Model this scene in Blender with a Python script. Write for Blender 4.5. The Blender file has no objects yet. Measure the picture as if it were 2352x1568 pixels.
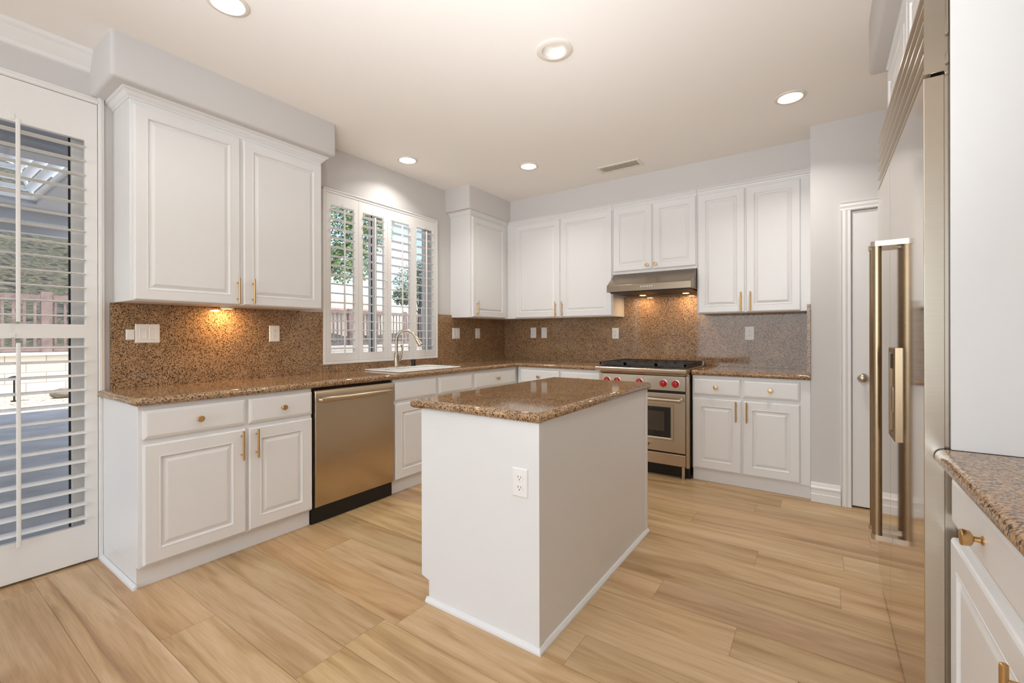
import bpy, bmesh, math, random
from mathutils import Matrix, Vector

random.seed(7)
S = bpy.context.scene
COL = S.collection
R = math.radians

# ---------------------------------------------------------------- camera
cam_d = bpy.data.cameras.new('camera')
cam = bpy.data.objects.new('camera', cam_d)
COL.objects.link(cam)
F_PX = 1024.25
cam_d.sensor_width = 36.0
cam_d.sensor_fit = 'HORIZONTAL'
cam_d.lens = F_PX / 2352 * 36.0
cam_d.shift_y = -14.52 / 2352
cam_d.clip_start = 0.02
cam_d.clip_end = 300
_yaw, _pit, _rol = R(34.7462), R(-0.0096), R(-0.1204)
_fw = Vector((-math.sin(_yaw) * math.cos(_pit), math.cos(_yaw) * math.cos(_pit), math.sin(_pit)))
_r = Vector((math.cos(_yaw), math.sin(_yaw), 0))
_u = _r.cross(_fw)
_r2 = _r * math.cos(_rol) + _u * math.sin(_rol)
_u2 = _u * math.cos(_rol) - _r * math.sin(_rol)
_m = Matrix((_r2, _u2, -_fw)).transposed().to_4x4()
_m.translation = Vector((3.2465, -0.9807, 1.2095))
cam.matrix_world = _m
S.camera = cam

# ---------------------------------------------------------------- view, world, sun, room light
S.view_settings.view_transform = 'Standard'
S.view_settings.look = 'None'
S.view_settings.gamma = 1.0
S.view_settings.use_curve_mapping = False
S.view_settings.exposure = 0.10
S.cycles.use_denoising = True
S.cycles.max_bounces = 10
S.cycles.diffuse_bounces = 6
S.cycles.sample_clamp_indirect = 6.0

W = bpy.data.worlds.new('sky')
S.world = W
W.use_nodes = True
_nt = W.node_tree
_bg = _nt.nodes['Background']
_sky = _nt.nodes.new('ShaderNodeTexSky')
_sky.sky_type = 'NISHITA'
_sky.sun_disc = False
_sky.sun_elevation = R(58)
_sky.sun_rotation = R(100)
_sky.air_density = 1.0
_sky.dust_density = 1.6
_nt.links.new(_sky.outputs[0], _bg.inputs[0])
_bg.inputs[1].default_value = 0.42


def add_light(name, kind, loc, energy, color=(1, 1, 1), target=None, direction=None, **kw):
    d = bpy.data.lights.new(name, kind)
    d.energy = energy
    d.color = color
    for k, v in kw.items():
        setattr(d, k, v)
    o = bpy.data.objects.new(name, d)
    COL.objects.link(o)
    o.location = loc
    if target is not None:
        direction = Vector(target) - Vector(loc)
    if direction is not None:
        o.rotation_euler = Vector(direction).to_track_quat('-Z', 'Y').to_euler()
    return o


SUN = add_light('sun', 'SUN', (10, -10, 20), 4.5, (1.0, 0.96, 0.90), direction=(-0.30, 0.22, -1.0), angle=R(0.6))
# large soft fill light added behind the camera, in an assumed rear opening
REAR_FILL = add_light('rear_fill_light', 'AREA', (2.1, -5.3, 1.45), 74, (0.85, 0.94, 1.05),
                        direction=(0, 1, 0.0), shape='RECTANGLE', size=3.4, size_y=2.3)
# the photographer's flashes: two bounced off the ceiling, a weak one straight ahead
BOUNCE = add_light('bounced_flash', 'AREA', (2.15, -1.45, 1.75), 24, (0.86, 0.94, 1.05),
                   direction=(-0.06, 0.26, 1.0), shape='RECTANGLE', size=0.5, size_y=0.5, spread=R(152))
BOUNCE2 = add_light('bounced_flash_ahead', 'AREA', (3.0, -1.2, 0.8), 12.5, (0.93, 0.96, 1.0),
                    target=(2.15, 1.0, 2.73), shape='DISK', size=0.3, spread=R(78))
FILL = add_light('soft_flash', 'AREA', (2.6, -1.3, 1.9), 7, (0.89, 0.95, 1.02),
                 direction=(-0.1, 1.0, 0.35), shape='RECTANGLE', size=0.5, size_y=0.5)

# ---------------------------------------------------------------- materials
def lin(r, g, b):
    def f(c):
        c /= 255.0
        return c / 12.92 if c <= 0.04045 else ((c + 0.055) / 1.055) ** 2.4
    return (f(r), f(g), f(b), 1.0)


def new_mat(name):
    m = bpy.data.materials.new(name)
    m.use_nodes = True
    nt = m.node_tree
    return m, nt, nt.nodes['Principled BSDF']


def mat(name, col, rough=0.5, metal=0.0, noise=0.0, nscale=40.0, bump=0.0, spec=None, coat=0.0, emit=None, aniso=0.0):
    m, nt, b = new_mat(name)
    b.inputs['Roughness'].default_value = rough
    b.inputs['Metallic'].default_value = metal
    if spec is not None:
        b.inputs['Specular IOR Level'].default_value = spec
    if coat:
        b.inputs['Coat Weight'].default_value = coat
        b.inputs['Coat Roughness'].default_value = 0.05
    if aniso:
        b.inputs['Anisotropic'].default_value = aniso
    geo = nt.nodes.new('ShaderNodeNewGeometry')
    tex = nt.nodes.new('ShaderNodeTexNoise')
    tex.inputs['Scale'].default_value = nscale
    tex.inputs['Detail'].default_value = 4
    nt.links.new(geo.outputs['Position'], tex.inputs['Vector'])
    mix = nt.nodes.new('ShaderNodeMix')
    mix.data_type = 'RGBA'
    a = tuple(max(0, c * (1 - noise)) for c in col[:3]) + (1,)
    c2 = tuple(min(1, c * (1 + noise)) for c in col[:3]) + (1,)
    mix.inputs[6].default_value = a
    mix.inputs[7].default_value = c2
    nt.links.new(tex.outputs['Fac'], mix.inputs[0])
    nt.links.new(mix.outputs[2], b.inputs['Base Color'])
    if bump:
        bp = nt.nodes.new('ShaderNodeBump')
        bp.inputs['Strength'].default_value = bump
        bp.inputs['Distance'].default_value = 0.002
        nt.links.new(tex.outputs['Fac'], bp.inputs['Height'])
        nt.links.new(bp.outputs[0], b.inputs['Normal'])
    if emit:
        b.inputs['Emission Color'].default_value = emit[0]
        b.inputs['Emission Strength'].default_value = emit[1]
    return m


def ramp(nt, pts, interp='LINEAR'):
    r = nt.nodes.new('ShaderNodeValToRGB')
    r.color_ramp.interpolation = interp
    e = r.color_ramp.elements
    while len(e) < len(pts):
        e.new(0.5)
    for el, (p, c) in zip(e, pts):
        el.position = p
        el.color = c
    return r


def granite_mat(name, scale=1.0, rough=0.06):
    m, nt, b = new_mat(name)
    geo = nt.nodes.new('ShaderNodeNewGeometry')
    n0 = nt.nodes.new('ShaderNodeTexNoise')
    n0.inputs['Scale'].default_value = 140 * scale
    nt.links.new(geo.outputs['Position'], n0.inputs['Vector'])
    add = nt.nodes.new('ShaderNodeVectorMath')
    add.operation = 'MULTIPLY_ADD'
    add.inputs[1].default_value = (0.006, 0.006, 0.006)
    nt.links.new(n0.outputs['Color'], add.inputs[0])
    nt.links.new(geo.outputs['Position'], add.inputs[2])
    v = nt.nodes.new('ShaderNodeTexVoronoi')
    v.inputs['Scale'].default_value = 215 * scale
    nt.links.new(add.outputs[0], v.inputs['Vector'])
    sep = nt.nodes.new('ShaderNodeSeparateColor')
    nt.links.new(v.outputs['Color'], sep.inputs[0])
    r = ramp(nt, [(0.0, lin(48, 36, 28)), (0.13, lin(84, 62, 44)), (0.28, lin(138, 108, 78)), (0.44, lin(170, 137, 101)),
                  (0.64, lin(194, 160, 122)), (0.84, lin(184, 148, 114)), (0.95, lin(148, 116, 86))], 'LINEAR')
    nt.links.new(sep.outputs[0], r.inputs[0])
    n2 = nt.nodes.new('ShaderNodeTexNoise')
    n2.inputs['Scale'].default_value = 9
    n2.inputs['Detail'].default_value = 3
    nt.links.new(geo.outputs['Position'], n2.inputs['Vector'])
    r2 = ramp(nt, [(0.3, (0.82, 0.80, 0.78, 1)), (0.7, (1.0, 1.0, 1.0, 1))])
    nt.links.new(n2.outputs['Fac'], r2.inputs[0])
    mx = nt.nodes.new('ShaderNodeMix')
    mx.data_type = 'RGBA'
    mx.blend_type = 'MULTIPLY'
    mx.inputs[0].default_value = 1.0
    nt.links.new(r.outputs[0], mx.inputs[6])
    nt.links.new(r2.outputs[0], mx.inputs[7])
    nt.links.new(mx.outputs[2], b.inputs['Base Color'])
    b.inputs['Roughness'].default_value = rough
    b.inputs['Specular IOR Level'].default_value = 0.4
    return m


def floor_mat():
    m, nt, b = new_mat('oak_planks')
    uv = nt.nodes.new('ShaderNodeUVMap')
    at = nt.nodes.new('ShaderNodeAttribute')
    at.attribute_name = 'plank_tone'
    mp = nt.nodes.new('ShaderNodeMapping')
    mp.inputs['Scale'].default_value = (0.8, 9.0, 1.0)
    nt.links.new(uv.outputs[0], mp.inputs['Vector'])
    n = nt.nodes.new('ShaderNodeTexNoise')          # broad cathedral figure
    n.inputs['Scale'].default_value = 1.3
    n.inputs['Detail'].default_value = 5
    n.inputs['Roughness'].default_value = 0.55
    n.inputs['Distortion'].default_value = 0.9
    nt.links.new(mp.outputs[0], n.inputs['Vector'])
    r = ramp(nt, [(0.26, lin(150, 117, 80)), (0.40, lin(186, 153, 111)), (0.54, lin(204, 174, 134)), (0.75, lin(216, 189, 152))])
    nt.links.new(n.outputs['Fac'], r.inputs[0])
    mp2 = nt.nodes.new('ShaderNodeMapping')
    mp2.inputs['Scale'].default_value = (6.0, 140.0, 1.0)
    nt.links.new(uv.outputs[0], mp2.inputs['Vector'])
    n2 = nt.nodes.new('ShaderNodeTexNoise')         # fine pores
    n2.inputs['Scale'].default_value = 1.0
    n2.inputs['Detail'].default_value = 3
    nt.links.new(mp2.outputs[0], n2.inputs['Vector'])
    r2 = ramp(nt, [(0.3, (0.88, 0.86, 0.83, 1)), (0.6, (1, 1, 1, 1))])
    nt.links.new(n2.outputs['Fac'], r2.inputs[0])
    mx = nt.nodes.new('ShaderNodeMix')
    mx.data_type = 'RGBA'
    mx.blend_type = 'MULTIPLY'
    mx.inputs[0].default_value = 1
    nt.links.new(r.outputs[0], mx.inputs[6])
    nt.links.new(r2.outputs[0], mx.inputs[7])
    mx2 = nt.nodes.new('ShaderNodeMix')
    mx2.data_type = 'RGBA'
    mx2.blend_type = 'MULTIPLY'
    mx2.inputs[0].default_value = 1
    nt.links.new(mx.outputs[2], mx2.inputs[6])
    nt.links.new(at.outputs['Color'], mx2.inputs[7])
    nt.links.new(mx2.outputs[2], b.inputs['Base Color'])
    b.inputs['Roughness'].default_value = 0.38
    bp = nt.nodes.new('ShaderNodeBump')
    bp.inputs['Strength'].default_value = 0.08
    bp.inputs['Distance'].default_value = 0.001
    nt.links.new(n2.outputs['Fac'], bp.inputs['Height'])
    nt.links.new(bp.outputs[0], b.inputs['Normal'])
    return m


def brushed(name, col, rough, axis_scale, bump=0.03, var=0.06):
    m, nt, b = new_mat(name)
    geo = nt.nodes.new('ShaderNodeNewGeometry')
    mp = nt.nodes.new('ShaderNodeMapping')
    mp.inputs['Scale'].default_value = axis_scale
    nt.links.new(geo.outputs['Position'], mp.inputs['Vector'])
    n = nt.nodes.new('ShaderNodeTexNoise')
    n.inputs['Scale'].default_value = 1
    n.inputs['Detail'].default_value = 2
    nt.links.new(mp.outputs[0], n.inputs['Vector'])
    mix = nt.nodes.new('ShaderNodeMix')
    mix.data_type = 'RGBA'
    mix.inputs[6].default_value = tuple(c * (1 - var) for c in col[:3]) + (1,)
    mix.inputs[7].default_value = tuple(min(1, c * (1 + var)) for c in col[:3]) + (1,)
    nt.links.new(n.outputs['Fac'], mix.inputs[0])
    nt.links.new(mix.outputs[2], b.inputs['Base Color'])
    b.inputs['Metallic'].default_value = 1.0
    b.inputs['Roughness'].default_value = rough
    if bump:
        bp = nt.nodes.new('ShaderNodeBump')
        bp.inputs['Strength'].default_value = bump
        bp.inputs['Distance'].default_value = 0.0006
        nt.links.new(n.outputs['Fac'], bp.inputs['Height'])
        nt.links.new(bp.outputs[0], b.inputs['Normal'])
    return m


def glass_mat(name, tint=(1, 1, 1, 1), refl=0.5):
    m = bpy.data.materials.new(name)
    m.use_nodes = True
    nt = m.node_tree
    nt.nodes.clear()
    out = nt.nodes.new('ShaderNodeOutputMaterial')
    tr = nt.nodes.new('ShaderNodeBsdfTransparent')
    tr.inputs[0].default_value = tint
    gl = nt.nodes.new('ShaderNodeBsdfGlossy')
    gl.inputs['Roughness'].default_value = 0.02
    fr = nt.nodes.new('ShaderNodeFresnel')
    fr.inputs['IOR'].default_value = 1.45
    mu = nt.nodes.new('ShaderNodeMath')
    mu.operation = 'MULTIPLY'
    mu.inputs[1].default_value = refl
    nt.links.new(fr.outputs[0], mu.inputs[0])
    mx = nt.nodes.new('ShaderNodeMixShader')
    nt.links.new(mu.outputs[0], mx.inputs[0])
    nt.links.new(tr.outputs[0], mx.inputs[1])
    nt.links.new(gl.outputs[0], mx.inputs[2])
    nt.links.new(mx.outputs[0], out.inputs[0])
    return m


def ramp_noise_mat(name, pts, scale, rough=0.8, bump=0.0, detail=5, stretch=(1, 1, 1)):
    m, nt, b = new_mat(name)
    geo = nt.nodes.new('ShaderNodeNewGeometry')
    mp = nt.nodes.new('ShaderNodeMapping')
    mp.inputs['Scale'].default_value = stretch
    nt.links.new(geo.outputs['Position'], mp.inputs['Vector'])
    n = nt.nodes.new('ShaderNodeTexNoise')
    n.inputs['Scale'].default_value = scale
    n.inputs['Detail'].default_value = detail
    nt.links.new(mp.outputs[0], n.inputs['Vector'])
    r = ramp(nt, pts)
    nt.links.new(n.outputs['Fac'], r.inputs[0])
    nt.links.new(r.outputs[0], b.inputs['Base Color'])
    b.inputs['Roughness'].default_value = rough
    if bump:
        bp = nt.nodes.new('ShaderNodeBump')
        bp.inputs['Strength'].default_value = bump
        bp.inputs['Distance'].default_value = 0.02
        nt.links.new(n.outputs['Fac'], bp.inputs['Height'])
        nt.links.new(bp.outputs[0], b.inputs['Normal'])
    return m


def block_mat():
    m, nt, b = new_mat('garden_blocks')
    tc = nt.nodes.new('ShaderNodeNewGeometry')
    sp = nt.nodes.new('ShaderNodeSeparateXYZ')
    cb = nt.nodes.new('ShaderNodeCombineXYZ')
    nt.links.new(tc.outputs['Position'], sp.inputs[0])
    nt.links.new(sp.outputs['Y'], cb.inputs['X'])
    nt.links.new(sp.outputs['Z'], cb.inputs['Y'])
    br = nt.nodes.new('ShaderNodeTexBrick')
    br.inputs['Scale'].default_value = 1.0
    br.inputs['Brick Width'].default_value = 0.6
    br.inputs['Row Height'].default_value = 0.22
    br.inputs['Mortar Size'].default_value = 0.008
    br.inputs['Color1'].default_value = lin(226, 214, 194)
    br.inputs['Color2'].default_value = lin(214, 202, 182)
    br.inputs['Mortar'].default_value = lin(170, 160, 145)
    nt.links.new(cb.outputs[0], br.inputs['Vector'])
    nt.links.new(br.outputs['Color'], b.inputs['Base Color'])
    b.inputs['Roughness'].default_value = 0.9
    return m


M = {}
M['wall'] = mat('wall_paint', lin(209, 206, 203), 0.75, noise=0.015, nscale=200, bump=0.03)
M['ceiling'] = mat('ceiling_paint', lin(246, 241, 234), 0.85, noise=0.015, nscale=180, bump=0.05)
M['white'] = mat('cabinet_enamel', lin(231, 230, 228), 0.32, noise=0.008, nscale=30)
M['trim'] = mat('trim_enamel', lin(233, 231, 228), 0.38, noise=0.008, nscale=30)
M['shutter'] = mat('shutter_paint', lin(235, 233, 229), 0.4, noise=0.008, nscale=30)
M['granite'] = granite_mat('polished_granite')
M['floor'] = floor_mat()
M['gap'] = mat('plank_joint', lin(134, 102, 68), 0.9, noise=0.1)
M['steel'] = brushed('stainless_steel', lin(205, 193, 176), 0.27, (3, 3, 420))
M['steel_v'] = brushed('stainless_vertical_grain', lin(202, 189, 170), 0.24, (420, 420, 3))
M['steel_dw'] = brushed('stainless_dishwasher', lin(196, 178, 152), 0.30, (3, 3, 420))
M['mirror_steel'] = brushed('stainless_fridge', lin(214, 203, 188), 0.075, (3, 3, 300), bump=0.012)
M['steel_side'] = brushed('stainless_fridge_edge', lin(204, 194, 178), 0.24, (2, 2, 260))
M['steel_handle'] = brushed('stainless_handle', lin(168, 148, 122), 0.27, (420, 420, 3))
M['steel_hood'] = brushed('stainless_hood', lin(150, 134, 116), 0.30, (3, 300, 300))
M['nickel'] = mat('brushed_nickel', lin(190, 178, 160), 0.3, 1.0, noise=0.03)
M['brass'] = mat('champagne_brass', lin(206, 168, 116), 0.32, 1.0, noise=0.03)
M['black'] = mat('black_plastic', lin(20, 19, 18), 0.4, noise=0.1)
M['iron'] = mat('cast_iron', lin(44, 42, 42), 0.5, noise=0.15, nscale=300, bump=0.1)
M['red'] = mat('red_knob_plastic', lin(206, 18, 30), 0.28, noise=0.03, coat=0.4)
M['plate'] = mat('white_plate_plastic', lin(240, 238, 233), 0.35, noise=0.005)
M['slot'] = mat('dark_slot', lin(60, 56, 52), 0.6, noise=0.1)
M['porcelain'] = mat('white_porcelain', lin(244, 243, 240), 0.12, noise=0.004)
M['lens'] = mat('lit_lens', (1, 0.96, 0.9, 1), 0.5, emit=((1, 0.95, 0.88, 1), 9.0))
M['warm_lens'] = mat('warm_lit_lens', (1, 0.8, 0.5, 1), 0.5, emit=((1, 0.62, 0.25, 1), 2.5))
M['can'] = mat('can_baffle', lin(228, 220, 208), 0.6, noise=0.01)
M['vent'] = mat('vent_enamel', lin(232, 226, 212), 0.45, noise=0.01)
M['vent_back'] = mat('vent_backing', lin(176, 168, 154), 0.7, noise=0.02)
M['oven_glass'] = mat('oven_black_glass', lin(16, 14, 13), 0.06, noise=0.05, spec=0.7)
M['oven_window'] = mat('oven_inner_window', lin(74, 66, 58), 0.12, noise=0.2, nscale=8)
M['glass'] = glass_mat('window_glass')
M['gasket'] = mat('black_gasket', lin(28, 26, 25), 0.6, noise=0.1)
M['wood_fence'] = ramp_noise_mat('fence_brown', [(0.3, lin(118, 98, 90)), (0.7, lin(150, 128, 118))], 6, 0.7)
M['concrete'] = ramp_noise_mat('patio_concrete', [(0.3, lin(164, 154, 140)), (0.7, lin(192, 182, 168))], 3, 0.85, 0.1)
M['pale_concrete'] = ramp_noise_mat('pale_concrete', [(0.3, lin(212, 204, 190)), (0.7, lin(228, 220, 206))], 4, 0.85)
M['block'] = block_mat()
M['gravel'] = ramp_noise_mat('gravel_stones', [(0.35, lin(120, 108, 92)), (0.5, lin(186, 174, 154)), (0.65, lin(214, 204, 186))], 22, 0.9, 0.6)
M['hill'] = ramp_noise_mat('dry_hillside', [(0.36, lin(24, 27, 20)), (0.43, lin(58, 58, 44)), (0.50, lin(96, 88, 72)), (0.55, lin(44, 50, 34)), (0.62, lin(78, 80, 56)), (0.70, lin(104, 96, 78))], 3.4, 0.95, 1.0, 10, (0.7, 0.7, 3.2))
M['cover'] = mat('patio_cover_grey', lin(186, 190, 196), 0.7, noise=0.02)
M['lattice'] = mat('lattice_white', lin(238, 238, 236), 0.6, noise=0.01)
M['bark'] = ramp_noise_mat('tree_bark', [(0.3, lin(72, 58, 46)), (0.7, lin(116, 98, 80))], 12, 0.9, 0.4)
M['leaf'] = ramp_noise_mat('tree_leaves', [(0.3, lin(100, 126, 84)), (0.5, lin(142, 166, 112)), (0.7, lin(184, 202, 142))], 3.5, 0.6)
M['leaf_dark'] = ramp_noise_mat('dark_needles', [(0.3, lin(92, 116, 88)), (0.6, lin(138, 158, 122))], 3.5, 0.7)
M['rock'] = ramp_noise_mat('garden_rock', [(0.3, lin(104, 94, 84)), (0.7, lin(150, 138, 122))], 9, 0.9, 0.5)
M['stucco'] = mat('neighbour_stucco', lin(222, 200, 178), 0.9, noise=0.03)
M['roof_tile'] = ramp_noise_mat('clay_roof', [(0.3, lin(176, 140, 124)), (0.7, lin(204, 170, 152))], 5, 0.85, 0.3)
M['bronze'] = mat('dark_bronze', lin(52, 44, 38), 0.5, 0.6, noise=0.05)

# ---------------------------------------------------------------- mesh helpers
ROOT = {}


def base_loc(o):
    return ROOT.get(o.name, Vector((0, 0, 0))) if o else Vector((0, 0, 0))


def obj(name, bm, m, parent=None, bevel=0.0, seg=2, smooth=False, loc=None, angle=35, weight=False):
    bmesh.ops.recalc_face_normals(bm, faces=bm.faces[:])
    off = base_loc(parent) if parent else Vector(loc or (0, 0, 0))
    if off.length > 0:
        bmesh.ops.translate(bm, verts=bm.verts[:], vec=-off)
    me = bpy.data.meshes.new(name)
    bm.to_mesh(me)
    bm.free()
    mats = m if isinstance(m, (list, tuple)) else [m]
    for k in mats:
        me.materials.append(M[k] if isinstance(k, str) else k)
    o = bpy.data.objects.new(name, me)
    COL.objects.link(o)
    if parent:
        o.parent = parent
    else:
        o.location = off
    ROOT[o.name] = off
    if bevel:
        md = o.modifiers.new('bevel', 'BEVEL')
        md.width = bevel
        md.segments = seg
        md.limit_method = 'WEIGHT' if weight else 'ANGLE'
        md.angle_limit = R(angle)
        md.harden_normals = False
        for p in me.polygons:
            p.use_smooth = True
        sm = True
    if smooth or bevel:
        for p in me.polygons:
            p.use_smooth = True
        try:
            me.set_sharp_from_angle(angle=R(40))
        except Exception:
            pass
    return o


def thing(name, label, cat, loc, group=None):
    o = bpy.data.objects.new(name, None)
    COL.objects.link(o)
    o.empty_display_size = 0.1
    o.location = loc
    ROOT[o.name] = Vector(loc)
    return tag(o, label, cat, group)


def tag(o, label, cat, group=None, kind=None):
    o['label'] = label
    o['category'] = cat
    if group:
        o['group'] = group
    if kind:
        o['kind'] = kind
    return o


def struct(name, bm, m, parent=None, **kw):
    o = obj(name, bm, m, parent, **kw)
    if parent is None:
        o['kind'] = 'structure'
    return o


def BM():
    return bmesh.new()


def box(bm, x0, x1, y0, y1, z0, z1, mi=0):
    vs = [bm.verts.new(p) for p in ((x0, y0, z0), (x1, y0, z0), (x1, y1, z0), (x0, y1, z0),
                                    (x0, y0, z1), (x1, y0, z1), (x1, y1, z1), (x0, y1, z1))]
    fs = []
    for f in ((3, 2, 1, 0), (4, 5, 6, 7), (0, 1, 5, 4), (1, 2, 6, 5), (2, 3, 7, 6), (3, 0, 4, 7)):
        fc = bm.faces.new([vs[i] for i in f])
        fc.material_index = mi
        fs.append(fc)
    return vs


def bx(*a):
    bm = BM()
    box(bm, *a)
    return bm


def frame_axes(d):
    d = Vector(d).normalized()
    a = Vector((0, 0, 1)) if abs(d.z) < 0.9 else Vector((1, 0, 0))
    u = d.cross(a).normalized()
    return u, d.cross(u).normalized()


def cyl(bm, p0, p1, r0, r1=None, n=20, mi=0):
    p0, p1 = Vector(p0), Vector(p1)
    r1 = r0 if r1 is None else r1
    u, v = frame_axes(p1 - p0)
    A = [bm.verts.new(p0 + (u * math.cos(t) + v * math.sin(t)) * r0) for t in [2 * math.pi * k / n for k in range(n)]]
    B = [bm.verts.new(p1 + (u * math.cos(t) + v * math.sin(t)) * r1) for t in [2 * math.pi * k / n for k in range(n)]]
    for k in range(n):
        f = bm.faces.new((A[k], A[(k + 1) % n], B[(k + 1) % n], B[k]))
        f.material_index = mi
    for f in (bm.faces.new(A[::-1]), bm.faces.new(B)):
        f.material_index = mi


def lathe(bm, p0, d, prof, n=24, mi=0, closed=True):
    """prof = list of (distance along d, radius)"""
    p0, d = Vector(p0), Vector(d).normalized()
    u, v = frame_axes(d)
    rings = []
    for (t, r) in prof:
        rings.append([bm.verts.new(p0 + d * t + (u * math.cos(a) + v * math.sin(a)) * max(r, 1e-5))
                      for a in [2 * math.pi * k / n for k in range(n)]])
    for A, B in zip(rings, rings[1:]):
        for k in range(n):
            f = bm.faces.new((A[k], A[(k + 1) % n], B[(k + 1) % n], B[k]))
            f.material_index = mi
    if closed:
        for f in (bm.faces.new(rings[0][::-1]), bm.faces.new(rings[-1])):
            f.material_index = mi


def tube(bm, pts, rad, n=14, mi=0):
    pts = [Vector(p) for p in pts]
    rads = rad if isinstance(rad, (list, tuple)) else [rad] * len(pts)
    rings = []
    prev = None
    for i, p in enumerate(pts):
        a = pts[max(i - 1, 0)]
        c = pts[min(i + 1, len(pts) - 1)]
        d = (c - a).normalized()
        if prev is None:
            u, v = frame_axes(d)
        else:
            u = (prev - d * prev.dot(d)).normalized()
            v = d.cross(u)
        prev = u
        rings.append([bm.verts.new(p + (u * math.cos(t) + v * math.sin(t)) * rads[i])
                      for t in [2 * math.pi * k / n for k in range(n)]])
    for A, B in zip(rings, rings[1:]):
        for k in range(n):
            f = bm.faces.new((A[k], A[(k + 1) % n], B[(k + 1) % n], B[k]))
            f.material_index = mi
    for f in (bm.faces.new(rings[0][::-1]), bm.faces.new(rings[-1])):
        f.material_index = mi


def prism(bm, poly, axis, a0, a1, mi=0):
    """extrude a 2D polygon along an axis: axis 'x' -> poly is (y,z); 'y' -> (x,z); 'z' -> (x,y)"""
    def P(q, a):
        return {'x': (a, q[0], q[1]), 'y': (q[0], a, q[1]), 'z': (q[0], q[1], a)}[axis]
    A = [bm.verts.new(P(q, a0)) for q in poly]
    B = [bm.verts.new(P(q, a1)) for q in poly]
    n = len(poly)
    for k in range(n):
        f = bm.faces.new((A[k], A[(k + 1) % n], B[(k + 1) % n], B[k]))
        f.material_index = mi
    for f in (bm.faces.new(A[::-1]), bm.faces.new(B)):
        f.material_index = mi


def sweep(bm, path, prof, closed=False):
    """sweep (out, z) profile along an xy polyline; 'out' is to the right of travel"""
    n = len(path)
    P = [Vector((p[0], p[1])) for p in path]
    rings = []
    for i in range(n):
        def nrm(a, b):
            d = (b - a).normalized()
            return Vector((d.y, -d.x))
        if 0 < i < n - 1:
            n1, n2 = nrm(P[i - 1], P[i]), nrm(P[i], P[i + 1])
            mm = (n1 + n2).normalized()
            k = 1 / max(0.2, mm.dot(n1))
        elif i == 0:
            mm, k = nrm(P[0], P[1]), 1
        else:
            mm, k = nrm(P[-2], P[-1]), 1
        rings.append([bm.verts.new((P[i].x + mm.x * o * k, P[i].y + mm.y * o * k, z)) for (o, z) in prof])
    m = len(prof)
    for A, B in zip(rings, rings[1:]):
        for k in range(m):
            bm.faces.new((A[k], A[(k + 1) % m], B[(k + 1) % m], B[k]))
    bm.faces.new(rings[0])
    bm.faces.new(rings[-1][::-1])


def mapper(face, plane):
    """local (u, v, d): u along the wall, v up, d outward"""
    if face == 'x+':
        return lambda u, v, d: (plane + d, u, v)
    if face == 'x-':
        return lambda u, v, d: (plane - d, u, v)
    if face == 'y-':
        return lambda u, v, d: (u, plane - d, v)
    if face == 'z-':
        return lambda u, v, d: (u, v, plane - d)
    return lambda u, v, d: (u, v, plane + d)      # 'z+'


def mbox(bm, P, u0, u1, v0, v1, d0, d1, mi=0):
    c = [P(u, v, d) for u in (u0, u1) for v in (v0, v1) for d in (d0, d1)]
    xs, ys, zs = zip(*c)
    box(bm, min(xs), max(xs), min(ys), max(ys), min(zs), max(zs), mi)


def rings_panel(bm, P, u0, u1, v0, v1, rings, mi=0):
    loops = []
    for (i, d) in rings:
        loops.append([bm.verts.new(P(a, b, d)) for a, b in ((u0 + i, v0 + i), (u1 - i, v0 + i), (u1 - i, v1 - i), (u0 + i, v1 - i))])
    for A, B in zip(loops, loops[1:]):
        for k in range(4):
            f = bm.faces.new((A[k], A[(k + 1) % 4], B[(k + 1) % 4], B[k]))
            f.material_index = mi
    bm.faces.new(loops[0][::-1]).material_index = mi
    bm.faces.new(loops[-1]).material_index = mi


def door_bm(P, u0, u1, v0, v1, t=0.02, fw=0.055):
    bm = BM()
    rings_panel(bm, P, u0, u1, v0, v1,
                [(0, 0.0), (0, t - 0.007), (0.002, t - 0.003), (0.007, t), (fw, t), (fw + 0.002, t + 0.0015), (fw + 0.006, t + 0.0005), (fw + 0.010, t - 0.009),
                 (fw + 0.014, t - 0.010), (fw + 0.032, t - 0.002), (fw + 0.036, t - 0.0012)])
    return bm


def slab_bm(P, u0, u1, v0, v1, t=0.02):
    bm = BM()
    rings_panel(bm, P, u0, u1, v0, v1, [(0, 0.0), (0, t - 0.007), (0.003, t - 0.005), (0.012, t - 0.001), (0.016, t)])
    return bm


def add_handle(par, P, u, v0, v1, d):
    """round bar pull with two posts"""
    bm = BM()
    L = v1 - v0
    lathe(bm, P(u, v0, d + 0.030), Vector(P(u, v1, d)) - Vector(P(u, v0, d)),
          [(0, 0.0045), (0.001, 0.0058), (L - 0.001, 0.0058), (L, 0.0045)], 16)
    for f in (0.18, 0.82):
        vv = v0 + L * f
        cyl(bm, P(u, vv, d - 0.0005), P(u, vv, d + 0.028), 0.0042, n=12)
    return obj('handle', bm, 'brass', par, smooth=True)


def add_knob(par, P, u, v, d, s=1.0):
    bm = BM()
    lathe(bm, P(u, v, d - 0.0005), Vector(P(u, v, d + 1)) - Vector(P(u, v, d)),
          [(0, 0.009 * s), (0.0025 * s, 0.009 * s), (0.005 * s, 0.0055 * s), (0.014 * s, 0.0055 * s), (0.018 * s, 0.013 * s), (0.020 * s, 0.015 * s),
           (0.032 * s, 0.0165 * s), (0.034 * s, 0.015 * s), (0.0345 * s, 0.012 * s)], 28)
    return obj('knob', bm, 'brass', par, smooth=True)


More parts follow.
